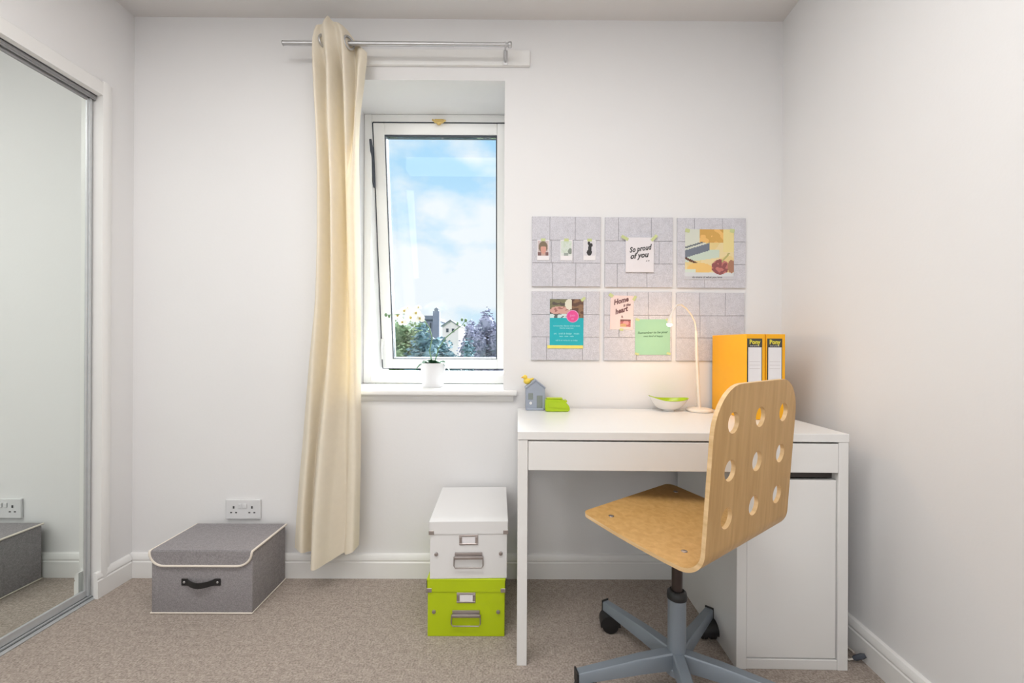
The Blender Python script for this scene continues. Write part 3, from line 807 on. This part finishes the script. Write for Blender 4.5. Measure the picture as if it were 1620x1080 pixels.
# large photo print (calendar page): a notebook, a pencil and a hand on a desk
def page(u, v):
    c = srgb(222, 200, 140) if nzf(u, v, 3) > 0 else srgb(226, 208, 160)
    if u < .42 and v > .5: c = srgb(208, 212, 200)
    if u > .30 and v > .74: c = srgb(205, 160, 85) if nzf(u, v, 7) < .1 else srgb(232, 185, 110)
    if u > .78 and v > .55: c = srgb(226, 210, 148)
    if v < .58+.25*(.55-u)+.12 and v > .34+.35*u*.4 and u < .70 and (v < .60): c = srgb(196, 210, 196)
    e1 = .60+.30*u
    if u < .50 and e1-.17 < v < e1-.02: c = srgb(112, 120, 134)
    if u < .36 and e1+.015 < v < e1+.05: c = srgb(104, 112, 118)
    if seg_d(u, v, .02, .42, .26, .31) < .022: c = srgb(95, 60, 45)
    if ell(u, v, .30, .22, .26, .11): c = srgb(232, 192, 118)
    if u < .22 and v < .2: c = srgb(205, 218, 206)
    if v < .14 and c[0] > .3: c = srgb(208, 212, 216)
    if ell(u, v, .72, .25, .18, .15): c = srgb(140, 82, 84) if nzf(u, v, 12) > -.05 else srgb(190, 118, 112)
    if ell(u, v, .95, .26, .08, .13): c = srgb(165, 120, 98)
    if seg_d(u, v, .76, .36, .90, .52) < .017: c = srgb(176, 168, 110)
    if v < .055: c = srgb(196, 196, 202)
    return c
t, hw, hh, y = card('photo_print', 'large yellowish photo print of a desk with laptop and hand', 'photo print', 1082, 1159, 362, 441, M['paper'])
painted('picture', -hw, hw, -hh, hh, y-.0004, 64, 64, page, t)
text('do more of what you love', .0125, M['ink'], 'lettering', t, wallmat(-.01, y-.0008, -hh+.010), bold=0)
for x in (-hw+.010, hw-.008): tape(t, x, hh-.006, .020, .016, y-.0005, .2)
# teal flyer
def flyer_photo(u, v):
    n_ = nzf(u, v, 6, 3)
    c = srgb(88, 82, 78) if n_ > 0 else srgb(122, 120, 92)
    if ell(u, v, .30, .40, .30, .22): c = srgb(205, 160, 150) if nzf(u, v, 9) > -.2 else srgb(160, 110, 105)
    if ell(u, v, .58, .72, .13, .28): c = srgb(222, 218, 200)
    if u > .66: c = srgb(135, 105, 82) if n_ > .1 else srgb(96, 72, 62)
    if v < .22 and u < .66: c = srgb(200, 222, 222) if nzf(u, v, 8) > -.15 else srgb(90, 95, 95)
    return c
t, hw, hh, y = card('flyer', 'teal flyer with a photo strip and a pink circle', 'flyer', 869.5, 922.5, 473, 547, M['teal'])
painted('picture', -hw, hw, hh-.083, hh, y-.0004, 40, 28, flyer_photo, t)
def disc(name, x, z, r_, y_, m, par):
    bm = bmesh.new(); tube(bm, [(x, y_, z), (x, y_-.0003, z)], r_, 28); return obj(name, bm, m, par)
disc('round_badge', .026, .028, .0275, y-.0006, M['pinkl'], t); disc('round_badge', .026, .028, .0245, y-.0010, M['pinkdot'], t)
text('join', .016, M['pinkl'], 'lettering', t, wallmat(.026, y-.0014, .032)); text('us', .014, M['pinkl'], 'lettering', t, wallmat(.026, y-.0014, .018))
for s_, z_, sz in (('community classes every week', -.014, .0095), ('free for everyone', -.024, .0085), ('art   craft & design   music', -.048, .0105), ('learn   meet   make', -.060, .008), ('call in or write to us today', -.078, .009)):
    text(s_, sz, M['lt'], 'lettering', t, wallmat(0, y-.0006, z_), bold=.0002)
tape(t, -.006, -hh-.003, .158, .014, y, 0, 'tapey'); tape(t, hw-.002, hh, .022, .012, y-.0006, -.7)
# pink card and mint note
t, hw, hh, y = card('greeting_card', 'pale pink card with brown script and a small red house', 'card', 964.5, 1001, 467, 520.5, M['pinkc'], rot=R(1))
text('Home', .031, M['inkb'], 'lettering', t, wallmat(-.006, y-.0004, .051, R(16)), shear=.4, bold=.0012, sx=.85)
text('is the', .017, M['inkb'], 'lettering', t, wallmat(.021, y-.0004, .034, R(10)), shear=.4, bold=.0006, sx=.85)
text('heart', .031, M['inkb'], 'lettering', t, wallmat(-.004, y-.0004, .009, R(18)), shear=.4, bold=.0012, sx=.85)
text('&', .015, M['inkb'], 'lettering', t, wallmat(.002, y-.0004, -.018))
def redhouse(u, v):
    if ell(u, v, .3, .2, .3, .25): return srgb(205, 165, 120)
    if v > .82: return srgb(120, 80, 80)
    if ell(u, v, .55, .55, .28, .3): return srgb(225, 150, 150)
    return srgb(190, 115, 115) if nzf(u, v, 9) > 0 else srgb(160, 90, 90)
painted('picture', -.006, .040, -.062, -.030, y-.0004, 20, 14, redhouse, t)
tape(t, -hw+.002, hh, .020, .014, y-.0006, .6); tape(t, hw+.004, hh-.010, .022, .012, y-.0004, -1.0); tape(t, 0, -hh, .016, .010, y-.0004, .1)
t, hw, hh, y = card('sticky_note', 'square mint green note under the pink card', 'note', 1004, 1059, 504, 560, M['mint'])
text('Remember to be your', .0145, M['inkg'], 'lettering', t, wallmat(0, y-.0004, .020, R(2)), shear=.2, bold=.0003)
text('own kind of happy', .0115, M['inkg'], 'lettering', t, wallmat(.002, y-.0004, .004, R(1)), shear=.2, bold=.0002)
for x, z in ((-hw+.008, -hh+.004), (hw-.006, -hh+.006), (-hw+.01, hh-.002), (hw-.010, hh-.003)): tape(t, x, z, .018, .010, y-.0002, .3)

# ------------------------------------------------------------------ things on the desk
ZD = .7505
# resin house
HX = (846.5-808)/361
t = thing('toy_house', 'small blue grey resin house ornament with pitched roof', 'ornament', (.1065, 1.782, ZD))
bm = bmesh.new()
prism(bm, [(-.041, 0), (.041, 0), (.041, .095), (0, .128), (-.041, .095)], 'y', -.022, .022)
bmesh.ops.bevel(bm, geom=bm.edges[:], offset=.002, segments=2, affect='EDGES')
obj('house_body', bm, M['houseb'], t, smooth=40)
bm = bmesh.new()
for s in (-1, 1):
    q = Matrix.Translation((0, 0, .132)) @ Matrix.Rotation(s*R(39), 4, 'Y')
    box(bm, 0 if s > 0 else -.058, .058 if s > 0 else 0, -.026, .026, -.006, 0, bev=.0015, xf=q)
obj('roof', bm, M['houseb'], t)
bm = bmesh.new(); box(bm, .006, .030, -.0235, -.0215, .002, .062, bev=.001); box(bm, -.030, -.010, -.0235, -.0215, .045, .072, bev=.001); obj('door_and_window', bm, M['housed'], t)
bm = bmesh.new(); box(bm, -.036, .036, -.030, -.022, 0, .010, bev=.002); obj('step', bm, M['houseb'], t)
bm = bmesh.new(); tube(bm, [(-.020, -.022, .030), (-.020, -.026, .030)], .006, 12); obj('button', bm, M['sock'], t, smooth=50)
# yellow bird figure perched on the roof edge
t = thing('toy_bird', 'tiny yellow plastic bird perched on the ornament house roof', 'ornament', (.072, 1.782, ZD+.107))
bm = bmesh.new(); ball(bm, (0, 0, .014), .015, (1.1, .8, .9)); ball(bm, (-.009, 0, .031), .0105); 
obj('bird_body', bm, M['duck'], t, smooth=60)
bm = bmesh.new(); tube(bm, [(-.018, 0, .031), (-.026, 0, .029)], [.004, .0008], 8); obj('beak', bm, M['orange'], t, smooth=60)
bm = bmesh.new(); tube(bm, [(.010, 0, .018), (.028, 0, .026)], [.008, .003], 8); obj('tail', bm, M['duck'], t, smooth=60)
# lime tape dispenser
t = thing('tape_dispenser', 'lime green plastic tape dispenser beside the ornament house', 'tape dispenser', (.196, 1.742, ZD))
bm = bmesh.new()
prism(bm, [(-.050, .004), (-.046, 0), (.048, 0), (.052, .005), (.050, .022), (.026, .050), (-.046, .052), (-.050, .048)], 'y', -.022, .022)
bmesh.ops.bevel(bm, geom=[e for e in bm.edges], offset=.003, segments=2, affect='EDGES')
obj('dispenser_body', bm, M['limed'], t, smooth=40)
bm = bmesh.new(); prism(bm, [(-.038, .020), (.036, .014), (.040, .024), (.020, .040), (-.036, .042)], 'y', -.0245, -.0215); obj('side_cover', bm, M['limed'], t)
bm = bmesh.new(); box(bm, -.044, .022, -.014, .014, .052, .056, bev=.001); obj('top_strip', bm, M['lime'], t)
bm = bmesh.new(); tube(bm, [(.036, -.018, .043), (.036, .018, .043)], .005, 10); obj('roller', bm, M['lime'], t, smooth=50)
# bowl: leaf-shaped, white outside and lime inside
t = thing('bowl', 'oval white bowl with lime green inside and raised left lip', 'bowl', (.673, 1.760, ZD))
def bowl_surface(bm, off, mi, flip):
    N1, N2 = 44, 12; rings = []
    for j in range(N2+1):
        v = j/N2; ring = []
        for i in range(N1):
            a = 2*PI*i/N1; ex = 1+.16*abs(math.cos(a))**6
            rx, ry = (.022+.050*v**.75)*ex-off, (.018+.036*v**.75)-off
            lip = (.016*max(0, -math.cos(a))**3 + .006*max(0, math.cos(a))**3)*v**2
            z = .006+.042*v**1.6+lip+off*.9*(1-v)
            ring.append(bm.verts.new((rx*math.cos(a), ry*math.sin(a), z)))
        rings.append(ring)
    for a_, b_ in zip(rings, rings[1:]):
        for i in range(N1):
            f = bm.faces.new((a_[i], a_[(i+1) % N1], b_[(i+1) % N1], b_[i]))
            if flip: f.normal_flip()
    f = bm.faces.new(rings[0]); 
    return rings
bm = bmesh.new(); r1 = bowl_surface(bm, 0, 0, False)
N1 = 44
box_f = []
lathe(bm, [(.0, 0), (.024, 0), (.022, .006)], seg=30, sy=.85)
obj('outer_bowl', bm, M['bulbw'], t, smooth=60)
bm = bmesh.new(); bowl_surface(bm, .0022, 0, True); 
ob = obj('inner_lining', bm, M['limed'], t, smooth=60)
bm = bmesh.new(); pts = []
for i in range(45):
    a = 2*PI*i/44; ex = 1+.16*abs(math.cos(a))**6
    pts.append((.072*ex*math.cos(a), .054*math.sin(a), .048+.016*max(0, -math.cos(a))**3+.006*max(0, math.cos(a))**3))
tube(bm, pts, .0016, 8, caps=False); obj('rim', bm, M['limed'], t, smooth=60)
# gooseneck lamp
LX, LY = .800, 1.752
t = thing('desk_lamp', 'slim white gooseneck desk lamp glowing beside the orange files', 'desk lamp', (LX, LY, ZD))
bm = bmesh.new(); lathe(bm, [(0, 0), (.050, 0), (.053, .003), (.053, .008), (.049, .012), (.012, .016), (0, .016)], seg=44); obj('base', bm, M['lampw'], t, smooth=40)
def lp(px, py, dy=0):
    s_ = 656/(LY+dy); return (((px-808)/s_)-LX, dy, CAMH+(545-py)/s_-ZD)
bm = bmesh.new(); tube(bm, [(0, 0, .014), lp(1105, 600), lp(1103, 560), lp(1102, 522)], [.0065, .006, .006, .0055], 12); obj('stem', bm, M['lampw'], t, smooth=60)
g0 = [lp(1102, 522), lp(1100, 508), lp(1094, 496, -.015), lp(1086, 486, -.035), lp(1078, 480, -.06), lp(1071, 481, -.085), lp(1065, 489, -.105), lp(1062, 498, -.115)]
bm = bmesh.new(); tube(bm, g0, .0035, 10); obj('gooseneck', bm, M['lampw'], t, smooth=60)
h0 = Vector(lp(1062, 498, -.115)); h1 = Vector(lp(1059.5, 512, -.125))
bm = bmesh.new(); d = (h1-h0)
tube(bm, [h0-d*.1, h0+d*.15, h0+d*.6, h1], [.0045, .007, .009, .011], 18, caps=False); hd = obj('lamp_head', bm, M['lampw'], t, smooth=60)
bm = bmesh.new(); ball(bm, h1-d*.02, .0105, (1, 1, .8)); obj('bulb', bm, M['glow'], hd, smooth=60)
bm = bmesh.new(); tube(bm, [lp(1106, 572, .012), lp(1107, 590, .014), lp(1103, 606, .016), lp(1102, 622, .016), lp(1103, 636, .016), (-.005, .03, .004), (-.03, .045, .002)], .0016, 8); obj('cord', bm, M['cable'], t, smooth=60)
ll = light('lamp_light', 'POINT', Vector((LX, LY, ZD))+h1+Vector((0.004, -.012, -.028)), (0, 0, 0), 1.1, (1, .60, .28), shadow_soft_size=.02)
ll.parent = None
# two lever arch files
for i, (x, lab) in enumerate(((.886, 'orange lever arch file, left of two, next to the lamp'), (.9615, 'orange lever arch file, right of two, beside the wall'))):
    t = thing('lever_arch_file', lab, 'file', (x, 1.556, ZD), group='orange lever arch files on the desk')
    wd, dp, hh = .0725, .262, .322
    obj('cover', nb(0, .0035, .002, dp, 0, hh, bev=.001, seg=1), M['orange'], t)
    obj('cover', nb(wd-.0035, wd, .002, dp, 0, hh, bev=.001, seg=1), M['orange'], t)
    sp = obj('spine', nb(.0008, wd-.0008, 0, .0035, 0, hh, bev=.001, seg=1), M['orange'], t)
    obj('paper_block', nb(.008, wd-.012, .03, dp-.012, .004, hh-.02), M['paper'], t)
    lx0, lx1 = .0035, .0600
    q0 = obj('spine_label', nb(lx0, lx1, -.0006, 0, .098, .305), M['spine'], sp)
    o1 = obj('label_field', nb(lx0+.004, lx1-.003, -.0012, -.0006, .120, .272), M['paper'], sp)
    for z_ in (.218, .205, .192): obj('printed_line', nb(lx0+.008, lx1-.008, -.0015, -.0012, z_, z_+.0008), M['tin'], sp)
    text('Pony', .024, M['yel'], 'lettering', sp, wallmat((lx0+lx1)/2, -.0009, .2915), bold=.0006, sx=.85)
    text('lever arch file', .0065, M['paper'], 'lettering', sp, wallmat((lx0+lx1)/2, -.0009, .2775))
    obj('label_field', nb(lx0+.004, lx1-.003, -.0012, -.0006, .100, .112), M['paper'], sp)
    text('A4 70', .010, M['ink'], 'lettering', sp, wallmat((lx0+lx1)/2, -.0014, .106))
    bm = bmesh.new(); 
    for k in range(24):
        pass
    tube(bm, [(wd/2+.012*math.cos(2*PI*k/24), -.0008, .055+.012*math.sin(2*PI*k/24)) for k in range(25)], .0018, 6, caps=False); obj('finger_ring', bm, M['tin'], sp, smooth=60)

# ------------------------------------------------------------------ orchid on the sill
PX, PY_, PZ = (685.5-808)/336, 1.955, .8285
t = thing('potted_orchid', 'white orchid in a white pot on the window sill', 'potted plant', (PX, PY_, PZ))
bm = bmesh.new(); lathe(bm, [(0, 0), (.046, 0), (.049, .004), (.0585, .108), (.060, .112), (.0565, .112), (.053, .096), (0, .096)], seg=44); obj('pot', bm, M['pot'], t, smooth=40)
bm = bmesh.new()
for k in range(90):
    a = random.random()*2*PI; r_ = .048*math.sqrt(random.random()); box(bm, -.006, .006, -.004, .004, -.002, .002, xf=Matrix.Translation((r_*math.cos(a), r_*math.sin(a), .099+.006*random.random())) @ Matrix.Rotation(random.random()*6, 4, 'Z') @ Matrix.Rotation(random.random()-.5, 4, 'X'))
obj('bark_chips', bm, M['soil'], t, kind='stuff')
def leaf(a, l, droop, wl, up=.03):
    bm = bmesh.new(); NL = 12; rows_ = []
    for k in range(NL+1):
        u = k/NL; r_ = l*u; z = .100+up*math.sin(u*PI*.6)-droop*u*u; ww = wl*math.sin(PI*(u*.9+.08))**.7
        rows_.append([Vector((r_, ww*s_, z+abs(s_)*ww*.25)) for s_ in (-1, -.5, 0, .5, 1)])
    q = Matrix.Rotation(a, 4, 'Z')
    vr = [[bm.verts.new(q @ p) for p in r_] for r_ in rows_]
    for a_, b_ in zip(vr, vr[1:]):
        for k in range(4): bm.faces.new((a_[k], b_[k], b_[k+1], a_[k+1]))
    o = obj('leaf', bm, M['green'], t, smooth=80); m_ = o.modifiers.new('t', 'SOLIDIFY'); m_.thickness = .002
for a, l, dr, wl in ((R(200), .082, .050, .020), (R(-8), .085, .060, .020), (R(60), .09, .03, .022), (R(135), .085, .03, .022), (R(250), .060, .006, .016), (R(310), .062, .012, .018)):
    leaf(a, l, dr, wl)
def op(px, py, dy=0):
    s_ = 656/(PY_+dy); return Vector(((px-808)/s_-PX, dy, CAMH+(545-py)/s_-PZ))
def flower(parent, c, r_, face, tint=None):
    bm = bmesh.new(); q = Matrix.Translation(c) @ face.to_track_quat('Z', 'Y').to_matrix().to_4x4()
    for k, (ang, rr_, ww) in enumerate(((90, 1, .42), (210, 1, .42), (330, 1, .42), (10, .95, .62), (170, .95, .62))):
        qa = q @ Matrix.Rotation(R(ang), 4, 'Z'); NL = 6; vr = []
        for j in range(NL+1):
            u = j/NL; w_ = r_*ww*math.sin(PI*(u*.86+.1))**.8
            vr.append([bm.verts.new(qa @ Vector((r_*rr_*u, s_*w_, r_*.22*math.sin(u*3)-.08*r_*abs(s_)-.0004*k))) for s_ in (-1, -.4, .4, 1)])
        for a_, b_ in zip(vr, vr[1:]):
            for j in range(3): bm.faces.new((a_[j], b_[j], b_[j+1], a_[j+1]))
    fl = obj('flower', bm, M['petal'], parent, smooth=70)
    bm = bmesh.new(); ball(bm, q @ Vector((0, 0, r_*.15)), r_*.17, (1, .8, 1.3)); obj('flower_heart', bm, M['petalc'], fl, smooth=60)
st1 = [Vector((0, 0, .10)), op(680, 556), op(684, 535, -.01), op(680, 520, -.015), op(672, 508, -.02), op(660, 500, -.03), op(642, 497, -.035), op(622, 499, -.04), op(612, 499, -.04)]
bm = bmesh.new(); tube(bm, st1, [.0028]*6+[.002, .0016, .0014], 8); sA = obj('stem', bm, M['stemg'], t, smooth=60)
st2 = [Vector((.004, 0, .10)), op(694, 552), op(706, 534, .01), op(718, 524, .015), op(731, 515, .015), op(736, 508, .015)]
bm = bmesh.new(); tube(bm, st2, [.0026]*4+[.0018, .0014], 8); sB = obj('stem', bm, M['stemg'], t, smooth=60)
for px, py, r_, dx, dz in ((630, 500, .027, -.5, .2), (640, 493, .026, -.1, .5), (650, 503, .029, .1, -.2), (658, 496, .027, .5, .3), (664, 504, .026, .4, -.3), (637, 510, .024, -.2, -.5), (645, 489, .018, 0, .8), (662, 487, .016, .2, .8)):
    flower(t, op(px, py, -.045+random.random()*.02), r_, Vector((dx, -1, dz)))
for px, py, r_ in ((611, 499, .007), (616, 501, .006), (731, 506, .006), (737, 507, .007), (724, 512, .006), (735, 515, .005)):
    bm = bmesh.new(); ball(bm, op(px, py, -.03 if px < 700 else .012), r_, (1, 1, 1.3)); obj('bud', bm, M['stemg'], t, smooth=60)

# ------------------------------------------------------------------ cable by the right wall
t = thing('power_cable', 'white power cable with a dark plug behind the desk', 'cable')
bm = bmesh.new()
xa = xr(1.5)-.022
tube(bm, [(xa-.03, 1.80, .05), (xa-.012, 1.65, .03), (xa-.006, 1.52, .016), (xa-.012, 1.45, .006), (xa-.03, 1.42, .004), (xa-.060, 1.43, .004)], .0032, 8)
tube(bm, [(1.112, 1.46, .004), (1.104, 1.41, .004), (1.103, 1.37, .004), (1.110, 1.350, .006), (1.122, 1.346, .012)], .0032, 8)
tube(bm, [(1.135, 1.50, .004), (1.146, 1.44, .006), (1.148, 1.40, .010), (1.146, 1.375, .012)], .0032, 8)
obj('cord', bm, M['cable'], t, smooth=60)
bm = bmesh.new(); tube(bm, [(1.120, 1.347, .011), (1.126, 1.345, .015), (1.143, 1.338, .026), (1.151, 1.335, .030)], [.0045, .0080, .0085, .0055], 8)
obj('plug', bm, M['gasket'], t, smooth=40)

# ------------------------------------------------------------------ outside
GZ0 = -5.5
struct('ground', nb(-70, 60, 2.6, 130, GZ0-.5, GZ0), M['grass'])
def foliage(bm, cs, n, size):
    for _ in range(n):
        c, rad = random.choice(cs)
        d = Vector((random.gauss(0, 1), random.gauss(0, 1), random.gauss(0, 1))).normalized()*random.uniform(.55, 1.05)
        p = Vector(c)+Vector((d.x*rad[0], d.y*rad[1], d.z*rad[2]))
        q = Matrix.Translation(p) @ Matrix.Rotation(random.random()*6.3, 4, 'Z') @ Matrix.Rotation(random.random()*3.1, 4, 'X')
        s_ = size*random.uniform(.5, 1.3)
        vs = [bm.verts.new(q @ Vector(v)) for v in ((-s_, 0, 0), (0, -s_*.6, s_*.15), (s_, 0, 0), (0, s_*.6, s_*.15))]
        bm.faces.new(vs)
def tree(label, px, py_top, Y, half, m, n=1500, size=.22, dense=True, name='tree'):
    s_ = 656/Y; X = (px-808)/s_; zt = CAMH+(545-py_top)/s_; 
    t = thing(name, label, 'tree', (X, Y, GZ0), group='trees outside the window')
    h = zt-GZ0
    bm = bmesh.new(); tube(bm, [(0, 0, 0), (.05, 0, h*.35), (0, .05, h*.8)], [.22, .16, .06], 8)
    for k in range(7):
        a = k*2.4; tube(bm, [(0, 0, h*(.35+.05*k)), (half*.6*math.cos(a), half*.6*math.sin(a), h*(.5+.06*k))], [.07, .02], 6)
    obj('trunk', bm, M['bark'], t, smooth=60)
    bm = bmesh.new(); cs = []
    for k in range(9):
        a = k*2.399; r_ = half*.55*math.sqrt((k+.5)/9)
        zc = h*(.50+.36*random.random()); cs.append(((r_*math.cos(a), r_*math.sin(a), zc), (half*.45, half*.45, h*.14)))
    cs.append(((0, 0, h*.86), (half*.4, half*.4, h*.14)))
    if dense:
        for c_, rad in cs:
            ball(bm, c_, 1, (rad[0]*.62, rad[1]*.62, rad[2]*.62), sub=2)
        for v in bm.verts: v.co += v.normal*0+Vector((nzf(v.co.x, v.co.z, 1.5)*.3, nzf(v.co.y, v.co.z, 1.5, 4)*.3, nzf(v.co.x, v.co.y, 1.5, 8)*.3))
    foliage(bm, cs, n, size)
    obj('crown', bm, m, t, kind='stuff')
tree('round green leafy tree at the left of the view', 632, 500, 24, 1.7, M['leafA'], 2600, .17)
tree('low green tree in front of the stone church', 668, 512, 22, 1.3, M['leafB'], 1800, .15)
tree('dark bluish bush below the pale house', 700, 530, 26, 1.7, M['leafB'], 1800, .17)
tree('tall purplish bare tree at the right edge of the view', 770, 487, 26, 1.35, M['twig'], 2600, .13)
tree('purplish bare tree left of the tallest bare tree', 745, 505, 34, 1.3, M['twig'], 2000, .13)
tree('narrow bluish evergreen between the bare trees', 742, 532, 20, .7, M['leafB'], 1200, .12)
tree('greyish bare tree beyond the right jamb of the window', 806, 490, 31, 1.6, M['twig'], 2000, .13)
tree('green tree hidden towards the left jamb of the window', 585, 505, 34, 1.8, M['leafA'], 2000, .17)
def bx(px, Y): return (px-808)/(656/Y)
def bz(py, Y): return CAMH+(545-py)/(656/Y)
Y = 55
t = thing('church', 'bluish haze-tinted church with a square tower on the horizon', 'building', (bx(690, Y), Y, GZ0))
ox = bx(690, Y)
bm = bmesh.new(); box(bm, bx(664, Y)-ox, bx(688, Y)-ox, 0, 9, 0, bz(506, Y)-GZ0); obj('nave', bm, M['stone'], t)
bm = bmesh.new(); prism(bm, [(bx(662, Y)-ox, bz(506, Y)-GZ0), (bx(690, Y)-ox, bz(506, Y)-GZ0), (bx(686, Y)-ox, bz(500, Y)-GZ0), (bx(666, Y)-ox, bz(500, Y)-GZ0)], 'y', -.3, 9.3); obj('roof', bm, M['roof'], t)
bm = bmesh.new(); box(bm, bx(686, Y)-ox, bx(696, Y)-ox, -.5, .5, 0, bz(493, Y)-GZ0); tw = obj('tower', bm, M['stone'], t)
bm = bmesh.new(); box(bm, bx(688, Y)-ox, bx(694, Y)-ox, -.3, .3, bz(493, Y)-GZ0, bz(490, Y)-GZ0); prism(bm, [(bx(687, Y)-ox, bz(490, Y)-GZ0), (bx(695, Y)-ox, bz(490, Y)-GZ0), (bx(691, Y)-ox, bz(487, Y)-GZ0)], 'y', -.35, .35); obj('turret', bm, M['roof'], tw)
for k in range(3):
    a = bx(668+k*6, Y)-ox; obj('window', nb(a, a+.22, -.03, .02, bz(520, Y)-GZ0, bz(511, Y)-GZ0), M['darkw'], t)
Y = 42
ox = bx(712, Y)
t = thing('house', 'pale pinkish house with a slate roof on the horizon', 'building', (ox, Y, GZ0))
obj('wall', nb(bx(700, Y)-ox, bx(726, Y)-ox, 0, 6, 0, bz(517, Y)-GZ0), M['render'], t)
bm = bmesh.new(); prism(bm, [(bx(698, Y)-ox, bz(517, Y)-GZ0), (bx(728, Y)-ox, bz(517, Y)-GZ0), (bx(713, Y)-ox, bz(507, Y)-GZ0)], 'y', -.01, 6); obj('gable', bm, M['render'], t)
bm = bmesh.new()
for s, p in ((-1, 698), (1, 728)):
    prism(bm, [(bx(p, Y)-ox, bz(517, Y)-GZ0), (bx(p, Y)-ox, bz(516, Y)-GZ0), (bx(713, Y)-ox, bz(506, Y)-GZ0), (bx(713, Y)-ox, bz(507, Y)-GZ0)], 'y', -.2, 6.2)
obj('roof', bm, M['roof'], t)
for k in range(2): a = bx(706+k*9, Y)-ox; obj('window', nb(a, a+.25, -.03, .02, bz(526, Y)-GZ0, bz(520, Y)-GZ0), M['darkw'], t)
Y = 70
bm = bmesh.new()
hz = []
for k in range(60):
    x = -60+k*2.0; hz.append((x, GZ0+7.5+1.6*nzf(x, 0, .12)+.8*nzf(x, 0, .6, 3)))
prism(bm, [(-60, GZ0-1)]+hz+[(58, GZ0-1)], 'y', 90, 100)
o = struct('hillside', bm, M['leafB'])
